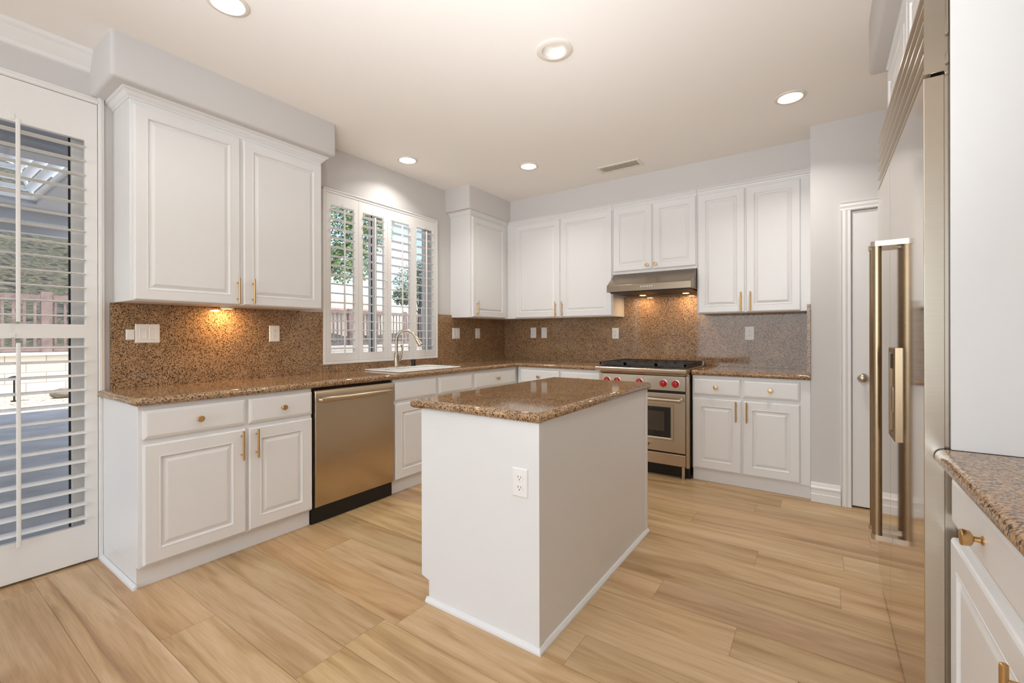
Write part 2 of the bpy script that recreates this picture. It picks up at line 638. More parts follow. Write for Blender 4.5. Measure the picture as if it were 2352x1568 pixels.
def grid_slab(xs, ys, keep, P, w0, w1, expose=None):
    """slab made of kept cells with shared vertices; expose(mid_u, mid_v) -> bevel weight on rim edges"""
    bm = BM()
    vt, vb = {}, {}

    def g(dct, i, j, w):
        if (i, j) not in dct:
            dct[(i, j)] = bm.verts.new(P(xs[i], ys[j], w))
        return dct[(i, j)]
    cells = {(i, j) for i in range(len(xs) - 1) for j in range(len(ys) - 1)
             if keep((xs[i] + xs[i + 1]) / 2, (ys[j] + ys[j + 1]) / 2)}
    lay = bm.edges.layers.float.new('bevel_weight_edge')
    rim = []
    for (i, j) in cells:
        bm.faces.new([g(vt, a, b, w1) for a, b in ((i, j), (i + 1, j), (i + 1, j + 1), (i, j + 1))])
        bm.faces.new([g(vb, a, b, w0) for a, b in ((i, j + 1), (i + 1, j + 1), (i + 1, j), (i, j))])
        for (di, dj, a, b) in ((-1, 0, (i, j), (i, j + 1)), (1, 0, (i + 1, j), (i + 1, j + 1)),
                               (0, -1, (i, j), (i + 1, j)), (0, 1, (i, j + 1), (i + 1, j + 1))):
            if (i + di, j + dj) not in cells:
                bm.faces.new([g(vt, *a, w1), g(vt, *b, w1), g(vb, *b, w0), g(vb, *a, w0)])
                rim.append((a, b))
    for a, b in rim:
        if expose and expose((xs[a[0]] + xs[b[0]]) / 2, (ys[a[1]] + ys[b[1]]) / 2):
            for dct in (vt, vb):
                e = bm.edges.get((dct[a], dct[b]))
                if e:
                    e[lay] = 1.0
    return bm


def XY(u, v, w):
    return (u, v, w)


# ---------------------------------------------------------------- room dimensions
ZC = 2.73
YB = 3.53          # back wall face
XR = 4.20          # right wall face
YP = 2.94          # pantry wall face
XP = 3.182         # pantry wall corner
YREAR = -5.4
CT = 0.915         # counter top
CTB = 0.875

# ---------------------------------------------------------------- floor: planks run along x
def build_floor():
    bm = BM()
    uvl = bm.loops.layers.uv.new('UVMap')
    col = bm.loops.layers.color.new('plank_tone')
    x0, x1 = -0.02, 4.25
    pw, pl = 0.198, 1.52
    base = -0.523
    joints = {1: 1.088, 3: 1.716, 8: 2.606, 12: 3.34, 10: 3.317, 7: 2.958, 11: 2.956, 13: 2.55}
    k0 = int((YREAR - base) / pw) - 1
    k1 = int((3.6 - base) / pw) + 1
    g = 0.0006
    rr = random.Random(3)
    for k in range(k0, k1):
        ya, yb = base + k * pw, base + (k + 1) * pw
        ph = joints.get(k, rr.uniform(0, pl))
        cuts = sorted({x0, x1} | {ph + n * pl for n in range(-4, 5) if x0 < ph + n * pl < x1})
        for a, b in zip(cuts, cuts[1:]):
            vs = [bm.verts.new(p) for p in ((a + g, ya + g, 0), (b - g, ya + g, 0), (b - g, yb - g, 0), (a + g, yb - g, 0))]
            f = bm.faces.new(vs)
            t = rr.uniform(0.90, 1.06)
            tone = (t, t * rr.uniform(0.97, 1.0), t * rr.uniform(0.93, 1.0), 1)
            ou, ov = rr.uniform(0, 50), rr.uniform(0, 50)
            for lp in f.loops:
                lp[uvl].uv = (lp.vert.co.x + ou, lp.vert.co.y + ov)
                lp[col] = tone
    vs = [bm.verts.new(p) for p in ((x0, YREAR, -0.0012), (x1, YREAR, -0.0012), (x1, 3.6, -0.0012), (x0, 3.6, -0.0012))]
    bm.faces.new(vs).material_index = 1
    box(bm, x0 - 0.13, x1, YREAR, 3.66, -0.12, -0.0025, 1)
    struct('floor', bm, ['floor', 'gap'])


build_floor()

# ---------------------------------------------------------------- shell
UX, UY = 2.078, 1.107     # the unlit can: a real recess in the ceiling
struct('ceiling', grid_slab([-0.15, UX - 0.0645, UX + 0.0645, XR + 0.15], [YREAR - 0.15, UY - 0.0645, UY + 0.0645, YB + 0.15],
                            lambda x, y: not (abs(x - UX) < 0.06 and abs(y - UY) < 0.06), XY, ZC, ZC + 0.12), 'ceiling')
bx_top = bx(UX - 0.08, UX + 0.08, UY - 0.08, UY + 0.08, ZC + 0.1202, ZC + 0.13)
struct('trim_10', bx_top, 'ceiling')

# left wall with the patio door opening and the sink window opening
DY0, DY1, DZ1 = -0.86, -0.30, 2.44        # what the shutter covers
DOOR_Y0 = -2.10
WY0, WY1, WZ0, WZ1 = 1.09, 2.31, 0.985, 2.345
ys = [YREAR - 0.15, DOOR_Y0, DY1, WY0, WY1, YB + 0.15]
zs = [0.0, WZ0, WZ1, DZ1, ZC]
bm = grid_slab(ys, zs, lambda y, z: not ((DOOR_Y0 < y < DY1 and z < DZ1) or (WY0 < y < WY1 and WZ0 < z < WZ1)),
               mapper('x+', 0.0), -0.15, 0.0)
struct('wall_left', bm, 'wall')
struct('wall_back', bx(0.0, XR + 0.15, YB, YB + 0.15, 0, ZC), 'wall')
struct('wall_right', bx(XR, XR + 0.15, YREAR - 0.15, YB, 0, ZC), 'wall')
bm = grid_slab([0.0, 0.0 + 0.001, 3.4, XR], [0.0, 0.3, 2.6, ZC], lambda x, z: not (0.001 < x < 3.4 and 0.3 < z < 2.6), mapper('y-', YREAR), 0.0, 0.15)
struct('wall_rear', bm, 'wall')

# pantry wall block (with door recess) and its rounded corner
PD0, PD1, PDZ = 3.420, 4.06, 2.075
bm = grid_slab([XP, PD0, PD1, XR], [0.0, PDZ, ZC], lambda x, z: not (PD0 < x < PD1 and z < PDZ), mapper('y-', YP), -0.12, 0.0)
box(bm, XP, XP + 0.10, YP + 0.12, YB, 0, ZC)
struct('wall_pantry', bm, 'wall')

# soffits over the cabinets
def soffit(n, x0, x1, y0, y1, z0, edges):
    bm = BM()
    box(bm, x0, x1, y0, y1, z0, ZC)
    sel = []
    for e in bm.edges:
        a, b = e.verts[0].co, e.verts[1].co
        for t in edges:
            ok = True
            for ax, val in t.items():
                i = 'xyz'.index(ax)
                if abs(a[i] - val) > 1e-5 or abs(b[i] - val) > 1e-5:
                    ok = False
            if ok:
                sel.append(e)
    bmesh.ops.bevel(bm, geom=list(set(sel)), offset=0.018, segments=4, affect='EDGES', profile=0.5)
    struct('trim_%d' % n, bm, 'wall', smooth=True)


soffit(1, 0.0, 0.370, -0.300, 0.944, 2.50, [dict(x=0.370, y=-0.300), dict(x=0.370, y=0.944), dict(x=0.370, z=2.50), dict(y=-0.300, z=2.50), dict(y=0.944, z=2.50)])
soffit(2, 0.0, 0.330, 2.470, YB, 2.495, [dict(x=0.330, y=2.470)])
soffit(3, 0.330, XP, 3.195, YB, 2.495, [])
soffit(4, 3.440, XR, -0.60, 1.82, 2.47, [dict(x=3.440, y=1.82), dict(x=3.440, z=2.47), dict(y=1.82, z=2.47)])

# crown moulding over the patio door
bm = BM()
sweep(bm, [(0.0, -0.300), (0.0, -5.3)][::-1], [(0, 2.625), (0.012, 2.630), (0.016, 2.650), (0.030, 2.668), (0.052, 2.700), (0.066, 2.712), (0.070, 2.73), (0, 2.73)])
struct('trim_5', bm, 'trim')

# pantry wall baseboard, door casing
def base_prof():
    return [(0, 0.0), (0.020, 0.0), (0.020, 0.055), (0.016, 0.060), (0.016, 0.088), (0.019, 0.095), (0.019, 0.104), (0.010, 0.112), (0.006, 0.135), (0, 0.138)]


bm = BM()
sweep(bm, [(XP, YP), (PD0 - 0.062, YP)], base_prof())
struct('baseboard_back', bm, 'trim')
CAS = [(0.0, 0.0), (0.0, 0.010), (0.006, 0.016), (0.020, 0.013), (0.034, 0.018), (0.050, 0.015), (0.058, 0.020), (0.062, 0.0)]
bm = BM()
prism(bm, [(PD0 - a, YP - b) for a, b in CAS], 'z', 0.0, PDZ + 0.005)
prism(bm, [(YP - b, PDZ + a) for a, b in CAS], 'x', PD0 - 0.062, PD1 + 0.062)
prism(bm, [(PD1 + a, YP - b) for a, b in CAS], 'z', 0.0, PDZ + 0.005)
struct('trim_6', bm, 'trim')

d2 = struct('door_2', bx(PD0 + 0.003, PD1 - 0.003, YP + 0.006, YP + 0.041, 0.012, PDZ - 0.003), 'trim', bevel=0.002)
d2['label'] = 'plain white pantry door with a satin knob, partly behind the refrigerator'
bm = BM()
lathe(bm, (3.482, YP + 0.006, 0.908), (0, -1, 0), [(0, 0.031), (0.006, 0.031), (0.009, 0.024), (0.012, 0.012), (0.026, 0.011), (0.032, 0.022), (0.040, 0.028),
                                                  (0.050, 0.0285), (0.058, 0.024), (0.063, 0.014), (0.064, 0.004)], 32)
obj('door_knob', bm, 'nickel', d2, smooth=True)
bm = bx(PD0 - 0.001, PD1 + 0.001, YP + 0.12, YP + 0.16, 0, PDZ + 0.02)
struct('trim_7', bm, 'wall')

# ---------------------------------------------------------------- patio door (glass) with jamb
win = struct('door_1', grid_slab([DOOR_Y0 + 0.002, -1.30, -1.24, -0.36, DY1 - 0.002], [0.0, 0.09, 2.36, DZ1 - 0.002],
             lambda y, z: not ((DOOR_Y0 + 0.06 < y < -1.30 or -1.24 < y < -0.36) and 0.09 < z < 2.36), mapper('x+', -0.06), -0.07, 0.0), 'trim', bevel=0.002)
win['label'] = 'glass patio door behind the shutter at the left edge'
obj('gasket', grid_slab([-1.240, -1.235, -0.366, -0.3601], [0.090, 0.096, 2.354, 2.360], lambda y, z: not (-1.235 < y < -0.366 and 0.096 < z < 2.354),
                        mapper('x+', -0.085), -0.02, 0.0), 'gasket', win)
obj('glass', bx(-0.098, -0.094, -1.238, -0.362, 0.092, 2.358), 'glass', win)
obj('glass', bx(-0.098, -0.094, DOOR_Y0 + 0.03, -1.302, 0.092, 2.358), 'glass', win)

# shutter frame around the door
bm = BM()
sweep_prof = [(0.0, 0.0), (0.0, 0.024), (0.004, 0.030), (0.014, 0.030), (0.018, 0.024), (0.026, 0.022), (0.030, 0.0)]
prism(bm, [(b, -0.272 + a) for a, b in sweep_prof], 'z', 0.0, 2.502)
bm2 = BM()
prism(bm, [(b, 2.463 + a * 1.3) for a, b in sweep_prof], 'y', -1.05, -0.2725)
struct('trim_8', bm, 'shutter')


def louver_set(bm, P, u0, u1, v0, v1, n, dc, width=0.076, th=0.010, tilt=0.0):
    """n elliptical slats across a panel; P local mapping"""
    step = (v1 - v0) / n
    for k in range(n):
        vc = v0 + step * (k + 0.5)
        pr = []
        m = 10
        for i in range(m):
            t = 2 * math.pi * i / m
            a, b = math.cos(t) * width / 2, math.sin(t) * th / 2
            pr.append((dc + a * math.cos(tilt) - b * math.sin(tilt), vc + a * math.sin(tilt) + b * math.cos(tilt)))
        A = [bm.verts.new(P(u0, v, d)) for d, v in pr]
        B = [bm.verts.new(P(u1, v, d)) for d, v in pr]
        for i in range(m):
            bm.faces.new((A[i], A[(i + 1) % m], B[(i + 1) % m], B[i]))
        bm.faces.new(A[::-1])
        bm.faces.new(B)


PX = mapper('x+', 0.0)
sh = thing('plantation_shutter', 'tall white plantation shutter panel over the patio door at the left edge', 'shutter', (0.0, -0.57, 0.0), 'white louvered shutters')
sy0, sy1 = -0.868, -0.274
lv = (-0.818, -0.324)
bm = grid_slab([sy0, lv[0], lv[1], sy1], [0.012, 0.206, 1.198, 1.270, 2.252, 2.460],
               lambda y, z: not (lv[0] < y < lv[1] and (0.206 < z < 1.198 or 1.270 < z < 2.252)), PX, -0.004, 0.026)
obj('panel_frame', bm, 'shutter', sh, bevel=0.0025)
bm = BM()
louver_set(bm, PX, lv[0] - 0.002, lv[1] + 0.002, 1.278, 2.252, 13, 0.010, tilt=R(-4))
obj('upper_louvers', bm, 'shutter', sh, smooth=True)
bm = BM()
louver_set(bm, PX, lv[0] - 0.002, lv[1] + 0.002, 0.206, 1.190, 13, 0.010, tilt=R(-4))
obj('lower_louvers', bm, 'shutter', sh, smooth=True)
for a, b in ((1.278, 2.262), (0.185, 1.176)):
    bm = BM()
    box(bm, 0.048, 0.060, -0.577, -0.561, a, b)
    obj('tilt_rod', bm, 'shutter', sh, bevel=0.004, seg=3)
for a, b in ((2.262, 2.290), (1.203, 1.222)):
    obj('rod_catch', bx(0.0262, 0.030, -0.592, -0.576, a, b), 'shutter', sh, bevel=0.001)

# ---------------------------------------------------------------- sink window
w1 = struct('window_1', grid_slab([WY0 + .001, WY0 + 0.05, 1.60, 1.665, WY1 - 0.05, WY1 - .001], [WZ0 + .001, WZ0 + 0.05, WZ1 - 0.05, WZ1 - .001],
            lambda y, z: not ((WY0 + 0.05 < y < 1.60 or 1.665 < y < WY1 - 0.05) and WZ0 + 0.05 < z < WZ1 - 0.05), mapper('x+', -0.09), -0.04, 0.0), 'trim', bevel=0.002)
w1['label'] = 'sliding window behind the shutters over the sink'
obj('glass', bx(-0.112, -0.108, WY0 + 0.045, 1.605, WZ0 + 0.045, WZ1 - 0.045), 'glass', w1)
obj('glass', bx(-0.112, -0.108, 1.660, WY1 - 0.045, WZ0 + 0.045, WZ1 - 0.045), 'glass', w1)
obj('meeting_rail', bx(-0.089, -0.082, 1.600, 1.606, WZ0 + 0.05, WZ1 - 0.05), 'gasket', w1)

# shutter frame round the window
fw0, fw1, fz0, fz1 = 1.058, 2.335, 0.977, 2.385
bm = grid_slab([fw0, 1.083, 2.314, fw1], [fz0, 1.000, 2.352, fz1], lambda y, z: not (1.083 < y < 2.314 and 1.000 < z < 2.352), PX, 0.0005, 0.026)
box(bm, 0.0005, 0.034, fw0, fw1, 2.372, 2.385)
struct('trim_9', bm, 'shutter', bevel=0.004, seg=2)

EDG = [1.0845, 1.388, 1.6965, 2.0035, 2.3125]
WLAB = ['first white shutter panel of the sink window, beside the tall upper cabinets',
        'second white shutter panel of the sink window, left of the faucet neck',
        'third white shutter panel of the sink window, directly behind the faucet',
        'last white shutter panel of the sink window, nearest the room corner']
for k in range(4):
    a, b = EDG[k] + 0.001, EDG[k + 1] - 0.001
    t = thing('plantation_shutter', WLAB[k], 'shutter', (0.0, (a + b) / 2, 1.001), 'white louvered shutters')
    la, lb = a + 0.043, b - 0.043
    bm = grid_slab([a, la, lb, b], [1.0015, 1.066, 2.262, 2.3505], lambda y, z: not (la < y < lb and 1.066 < z < 2.262), PX, -0.002, 0.022)
    obj('panel_frame', bm, 'shutter', t, bevel=0.002)
    bm = BM()
    louver_set(bm, PX, la - 0.002, lb + 0.002, 1.066, 2.262, 16, 0.008, width=0.064, th=0.009, tilt=R(3))
    obj('louvers', bm, 'shutter', t, smooth=True)
    yc = (la + lb) / 2
    obj('tilt_rod', bx(0.040, 0.051, yc - 0.006, yc + 0.006, 1.052, 2.236), 'shutter', t, bevel=0.003, seg=2)
    obj('rod_catch', bx(0.022, 0.026, yc - 0.008, yc + 0.006, 2.268, 2.286), 'shutter', t, bevel=0.001)
    if k == 1:
        bm = BM()
        lathe(bm, (0.022, b - 0.014, 1.70), (1, 0, 0), [(0, 0.004), (0.006, 0.004), (0.008, 0.008), (0.014, 0.009), (0.016, 0.006)], 14)
        obj('shutter_knob', bm, 'shutter', t, smooth=True)

# ---------------------------------------------------------------- backsplash
SPL = 0.020
t = tag(obj('granite_backsplash', grid_slab([-0.220, fw0 - 0.002], [CT + .0006, 1.394], lambda y, z: True, PX, 0.0005, SPL), 'granite', loc=(0, 0.4, CT)),
        'tall speckled brown granite backsplash left of the sink window', 'backsplash', 'granite backsplash slabs')
t = tag(obj('granite_backsplash', grid_slab([fw0, fw1], [CT + .0006, fz0 - 0.001], lambda y, z: True, PX, 0.0005, SPL), 'granite', loc=(0, 1.7, CT)),
        'low strip of brown granite under the sink window', 'backsplash', 'granite backsplash slabs')
t = tag(obj('granite_backsplash', grid_slab([fw1 + 0.002, 2.548, YB - 0.0005], [CT + .0006, 1.394, 1.425],
                                            lambda y, z: z < 1.394 or y < 2.548, PX, 0.0005, SPL), 'granite', loc=(0, 2.9, CT)),
        'brown granite backsplash between the sink window and the room corner', 'backsplash', 'granite backsplash slabs')
PB = mapper('y-', YB)
t = tag(obj('granite_backsplash', grid_slab([SPL + 0.001, 1.559, 2.341, XP - 0.022], [CT + .0006, 1.394, 1.60],
                                            lambda x, z: z < 1.394 or 1.559 < x < 2.341, PB, 0.0005, SPL), 'granite', loc=(1.9, YB, CT)),
        'long brown granite backsplash along the back wall behind the stove', 'backsplash', 'granite backsplash slabs')
t = tag(obj('granite_backsplash', bx(XP - 0.0215, XP - 0.0005, YP - 0.02, YB - 0.001, CT + .0006, 1.43), 'granite', loc=(XP, 3.2, CT)),
        'narrow granite return at the right end of the back counter', 'backsplash', 'granite backsplash slabs')

# ---------------------------------------------------------------- countertops
CF = 0.612
CY0 = -0.276
YCF = 2.915
HX0, HX1, HY0, HY1 = 0.125, 0.515, 1.42, 2.06
bm = grid_slab([0.0005, HX0, HX1, CF, 1.556], [CY0, HY0, HY1, YCF, YB - 0.0005],
               lambda x, y: (x < CF or y > YCF) and not (HX0 < x < HX1 and HY0 < y < HY1), XY, CTB, CT,
               lambda x, y: (abs(x - CF) < 1e-6 and y < YCF) or (abs(y - YCF) < 1e-6 and x > CF) or abs(y - CY0) < 1e-6)
tag(obj('granite_countertop', bm, 'granite', loc=(0.3, 1.4, CTB), bevel=0.0185, seg=6, weight=True),
    'long L shaped brown granite countertop holding the sink', 'countertop', 'granite countertops')
bm = grid_slab([2.357, XP - 0.0005], [YCF, YB - 0.0005], lambda x, y: True, XY, CTB, CT, lambda x, y: abs(y - YCF) < 1e-6)
tag(obj('granite_countertop', bm, 'granite', loc=(2.75, 3.2, CTB), bevel=0.0185, seg=6, weight=True),
    'short brown granite countertop right of the stove', 'countertop', 'granite countertops')
IX0, IX1, IY0, IY1 = 1.690, 2.3815, 0.440, 1.780
bm = grid_slab([IX0, IX1], [IY0, IY1], lambda x, y: True, XY, CTB, CT, lambda x, y: True)
tag(obj('granite_countertop', bm, 'granite', loc=(2.03, 1.1, CTB), bevel=0.0185, seg=6, weight=True),
    'rounded edge brown granite top on the island', 'countertop', 'granite countertops')
NX = 3.486
bm = grid_slab([NX, XR - 0.0005], [-0.62, 0.583], lambda x, y: True, XY, CTB, CT, lambda x, y: abs(x - NX) < 1e-6)
tag(obj('granite_countertop', bm, 'granite', loc=(3.85, 0.0, CTB), bevel=0.0185, seg=6, weight=True),
    'brown granite countertop in the near right corner beside the refrigerator', 'countertop', 'granite countertops')

# ---------------------------------------------------------------- wall cabinets
ZUB, ZUT = 1.395, 2.465
CROWN = [(0.0, 2.455), (0.006, 2.456), (0.008, 2.464), (0.016, 2.470), (0.026, 2.486), (0.036, 2.490), (0.038, 2.4995), (0.0, 2.4995)]
PU = mapper('x+', 0.274)       # door backs, left run
PUB = mapper('y-', 3.208)      # door backs, back run


def add_door(par, P, u0, u1, v0, v1, handle=None, knob=None, fw=0.055, t=0.02):
    d = obj('door', door_bm(P, u0, u1, v0, v1, t, fw), 'white', par)
    if handle:
        add_handle(d, P, handle[0], handle[1], handle[2], t)
    if knob:
        add_knob(d, P, knob[0], knob[1], t)
    return d


def add_drawer(par, P, u0, u1, v0, v1, knob=True, name='drawer'):
    d = obj(name, slab_bm(P, u0, u1, v0, v1), 'white', par)
    if knob:
        add_knob(d, P, (u0 + u1) / 2, (v0 + v1) / 2, 0.02)
    return d


# tall pair on the left
c = thing('wall_cabinet', 'large white two-door wall cabinet between the patio door and the sink window', 'cabinet', (0.0, 0.34, ZUB), 'white wall cabinets')
bm = bx(0.0008, 0.274, -0.203, 0.885, ZUB, 2.497)
obj('body', bm, 'white', c, bevel=0.002)
add_door(c, PU, -0.190, 0.330, 1.400, 2.430, (0.312, 1.408, 1.563))
add_door(c, PU, 0.349, 0.877, 1.400, 2.430, (0.400, 1.410, 1.565))
bm = BM()
sweep(bm, [(0.0010, -0.203), (0.274, -0.203), (0.274, 0.885), (0.0010, 0.885)], CROWN)
obj('crown', bm, 'white', c)

# corner cabinet
c = thing('wall_cabinet', 'narrow white single-door wall cabinet in the room corner', 'cabinet', (0.0, 2.9, ZUB), 'white wall cabinets')
obj('body', bx(0.0008, 0.274, 2.549, YB - 0.001, ZUB, 2.4945), 'white', c, bevel=0.002)
add_door(c, PU, 2.574, 3.150, 1.402, 2.440, (2.632, 1.408, 1.565))
bm = BM()
sweep(bm, [(0.0010, 2.549), (0.274, 2.549), (0.274, 3.206)], [(a, min(z, 2.4945)) for a, z in CROWN])
obj('crown', bm, 'white', c)


def back_upper(label, x0, x1, z0, doors, cx0, cx1):
    c = thing('wall_cabinet', label, 'cabinet', ((x0 + x1) / 2, YB, z0), 'white wall cabinets')
    obj('body', bx(x0, x1, 3.208, YB - 0.0008, z0, 2.4945), 'white', c, bevel=0.002)
    for d in doors:
        add_door(c, PUB, *d[:4], handle=d[4], knob=d[5], fw=d[6] if len(d) > 6 else 0.055)
    bm = BM()
    sweep(bm, [(cx0, 3.208), (cx1, 3.208)], [(a, min(z, 2.4945)) for a, z in CROWN])
    obj('crown', bm, 'white', c)
    return c


back_upper('wide white two-door wall cabinet left of the range hood', 0.276, 1.557, ZUB,
           [(0.399, 0.969, 1.403, 2.438, (0.926, 1.405, 1.563), None), (0.985, 1.549, 1.403, 2.438, (1.005, 1.405, 1.563), None)], 0.3135, 1.557)
back_upper('short white two-door wall cabinet above the range hood', 1.559, 2.341, 1.800,
           [(1.567, 1.946, 1.826, 2.438, None, (1.905, 1.864)), (1.959, 2.334, 1.826, 2.438, None, (1.983, 1.866))], 1.559, 2.341)
back_upper('white two-door wall cabinet right of the range hood', 2.343, XP - 0.0008, ZUB,
           [(2.354, 2.721, 1.400, 2.438, (2.694, 1.408, 1.567), None), (2.732, 3.113, 1.400, 2.438, (2.765, 1.408, 1.566), None)], 2.343, XP - 0.001)

# cabinet above the refrigerator
PF = mapper('x-', 3.522)
c = thing('wall_cabinet', 'white two-door cabinet built in above the refrigerator', 'cabinet', (3.9, 1.15, 2.17), 'white wall cabinets')
obj('body', bx(3.522, XR - 0.001, 0.575, 1.745, 2.165, 2.4695), 'white', c, bevel=0.002)
add_door(c, PF, 0.590, 1.150, 2.180, 2.425)
add_door(c, PF, 1.165, 1.735, 2.180, 2.425)
bm = BM()
sweep(bm, [(XR - 0.001, 1.745), (3.522, 1.745), (3.522, 0.575)][::-1], [(-a * 0.6, min(z, 2.4695)) for a, z in [(q[0], q[1] - 0.03) for q in CROWN]])
obj('crown', bm, 'white', c)

# ---------------------------------------------------------------- base cabinets
XBD = 0.580       # carcass front, left run (doors reach 0.600)
PL = mapper('x+', XBD)
ZD0, ZD1, ZR0, ZR1 = 0.112, 0.688, 0.714, 0.852


def base_left(label, y0, y1, items, toe=True, end=None):
    c = thing('base_cabinet', label, 'cabinet', (0.3, (y0 + y1) / 2, 0), 'white base cabinets')
    if 'sink' in label[:12]:
        bm = grid_slab([0.0008, 0.02, XBD - 0.02, XBD], [y0, y0 + 0.018, y1 - 0.018, y1], lambda x, y: not (0.02 < x < XBD - 0.02 and y0 + 0.018 < y < y1 - 0.018), XY, 0.100, CTB - 0.0005)
    else:
        bm = bx(0.0008, XBD, y0, y1, 0.100, CTB - 0.0005)
    obj('body', bm, 'white', c, bevel=0.0015)
    obj('toe_kick', bx(0.0008, 0.555, y0 + 0.0005, y1 - 0.0005, 0.0005, 0.0998), 'white', c)
    for it in items:
        if it[0] == 'door':
            add_door(c, PL, *it[1:5], handle=it[5], fw=it[6] if len(it) > 6 else 0.062)
        elif it[0] == 'drawer':
            add_drawer(c, PL, *it[1:5])
        else:
            add_drawer(c, PL, *it[1:5], knob=False, name='false_front')
    return c


c = base_left('white base cabinet at the left end under the counter, two drawers and two doors', -0.255, 0.622,
              [('door', -0.238, 0.221, ZD0, ZD1, (0.196, 0.521, 0.681)), ('door', 0.238, 0.617, ZD0, ZD1, (0.275, 0.521, 0.681)),
               ('drawer', -0.238, 0.221, ZR0, ZR1), ('drawer', 0.238, 0.617, ZR0, ZR1)])
bm = BM()
sweep(bm, [(0.035, -0.256), (0.568, -0.256)], [(0.0, 0.0), (0.016, 0.0), (0.014, 0.010), (0.006, 0.018), (0.0, 0.021)])
obj('base_moulding', bm, 'white', c)
obj('end_filler', bx(0.0008, 0.035, -0.266, -0.2555, 0.0005, CTB - 0.001), 'white', c, bevel=0.001)
base_left('white sink base cabinet between the dishwasher and the corner', 1.278, 2.214,
          [('false', 1.287, 1.727, ZR0, ZR1), ('false', 1.763, 2.194, ZR0, ZR1),
           ('door', 1.287, 1.735, ZD0, ZD1, (1.69, 0.521, 0.681)), ('door', 1.755, 2.194, ZD0, ZD1, (1.80, 0.521, 0.681))])
base_left('white one-drawer base cabinet in the corner beside the sink base', 2.216, YB - 0.001,
          [('drawer', 2.238, 2.905, ZR0, ZR1), ('door', 2.238, 2.56, ZD0, ZD1, (2.52, 0.521, 0.681)), ('door', 2.58, 2.905, ZD0, ZD1, (2.62, 0.521, 0.681))])

YBD = 2.946
PK = mapper('y-', YBD)


def base_back(label, x0, x1, items):
    c = thing('base_cabinet', label, 'cabinet', ((x0 + x1) / 2, 3.2, 0), 'white base cabinets')
    obj('body', bx(x0, x1, YBD, YB - 0.0008, 0.100, CTB - 0.0005), 'white', c, bevel=0.0015)
    obj('toe_kick', bx(x0 + 0.0005, x1 - 0.0005, YBD + 0.022, YB - 0.0008, 0.0005, 0.0998), 'white', c)
    for it in items:
        if it[0] == 'door':
            add_door(c, PK, *it[1:5], handle=it[5], fw=0.062)
        else:
            add_drawer(c, PK, *it[1:5])
    return c


base_back('white two-drawer base cabinet left of the stove', 0.602, 1.555,
          [('drawer', 0.640, 1.104, ZR0, ZR1), ('drawer', 1.118, 1.545, ZR0, ZR1),
           ('door', 0.640, 1.104, ZD0, ZD1, (1.06, 0.521, 0.681)), ('door', 1.118, 1.545, ZD0, ZD1, (1.16, 0.521, 0.681))])
c = base_back('white base cabinet right of the stove, two drawers over two doors', 2.360, XP - 0.001,
              [('drawer', 2.366, 2.722, ZR0, ZR1), ('drawer', 2.740, 3.116, ZR0, ZR1),
               ('door', 2.366, 2.727, ZD0, ZD1, (2.692, 0.521, 0.681)), ('door', 2.740, 3.116, ZD0, ZD1, (2.768, 0.521, 0.681))])

# near right cabinet, faces the island
XND = 3.532
PN = mapper('x-', XND)
c = thing('base_cabinet', 'white base cabinet in the near right corner beside the refrigerator', 'cabinet', (3.85, 0.0, 0), 'white base cabinets')
obj('body', bx(XND, XR - 0.001, -0.60, 0.583, 0.100, CTB - 0.0005), 'white', c, bevel=0.0015)
obj('toe_kick', bx(XND + 0.05, XR - 0.001, -0.599, 0.582, 0.0005, 0.0998), 'white', c)
add_drawer(c, PN, 0.010, 0.566, 0.735, 0.858)
add_drawer(c, PN, -0.580, -0.010, 0.735, 0.858)
add_door(c, PN, 0.010, 0.570, ZD0, 0.700, (0.012 + 0.026, 0.540, 0.702 - 0.012), fw=0.062)
add_door(c, PN, -0.580, -0.010, ZD0, 0.700, (-0.036, 0.540, 0.690), fw=0.062)

# ---------------------------------------------------------------- island
c = thing('kitchen_island', 'white island cabinet in the middle of the room under the granite top', 'island', (2.05, 1.1, 0))
bm = BM()
prism(bm, [(1.777, 0.0005), (2.362, 0.0005), (2.362, CTB - 0.0005), (1.731, CTB - 0.0005), (1.731, 0.108), (1.777, 0.095)], 'y', 0.470, 1.746)
obj('body', bm, 'white', c, bevel=0.001)
PI = mapper('x-', 1.731)
for (a, b) in ((0.490, 0.885), (0.900, 1.310), (1.325, 1.725)):
    dr = add_drawer(c, PI, a, b, 0.725, 0.858)
    dd = add_door(c, PI, a, b, 0.122, 0.704, (b - 0.04, 0.53, 0.69), fw=0.062)
bm = BM()
prism(bm, [(2.346, 0.4672), (2.366, 0.4672), (2.366, 0.500), (2.3622, 0.500), (2.3622, 0.4698), (2.346, 0.4698)], 'z', 0.023, CTB - 0.001)
obj('corner_batten', bm, 'white', c)
obj('corner_batten', bx(2.3622, 2.368, 1.716, 1.747, 0.023, CTB - 0.001), 'white', c, bevel=0.001)
bm = BM()
sweep(bm, [(1.768, 0.4700), (2.362, 0.4700), (2.362, 1.752)], [(0.0002, 0.0005), (0.016, 0.0005), (0.015, 0.009), (0.007, 0.019), (0.0002, 0.022)])
obj('base_moulding', bm, 'white', c)

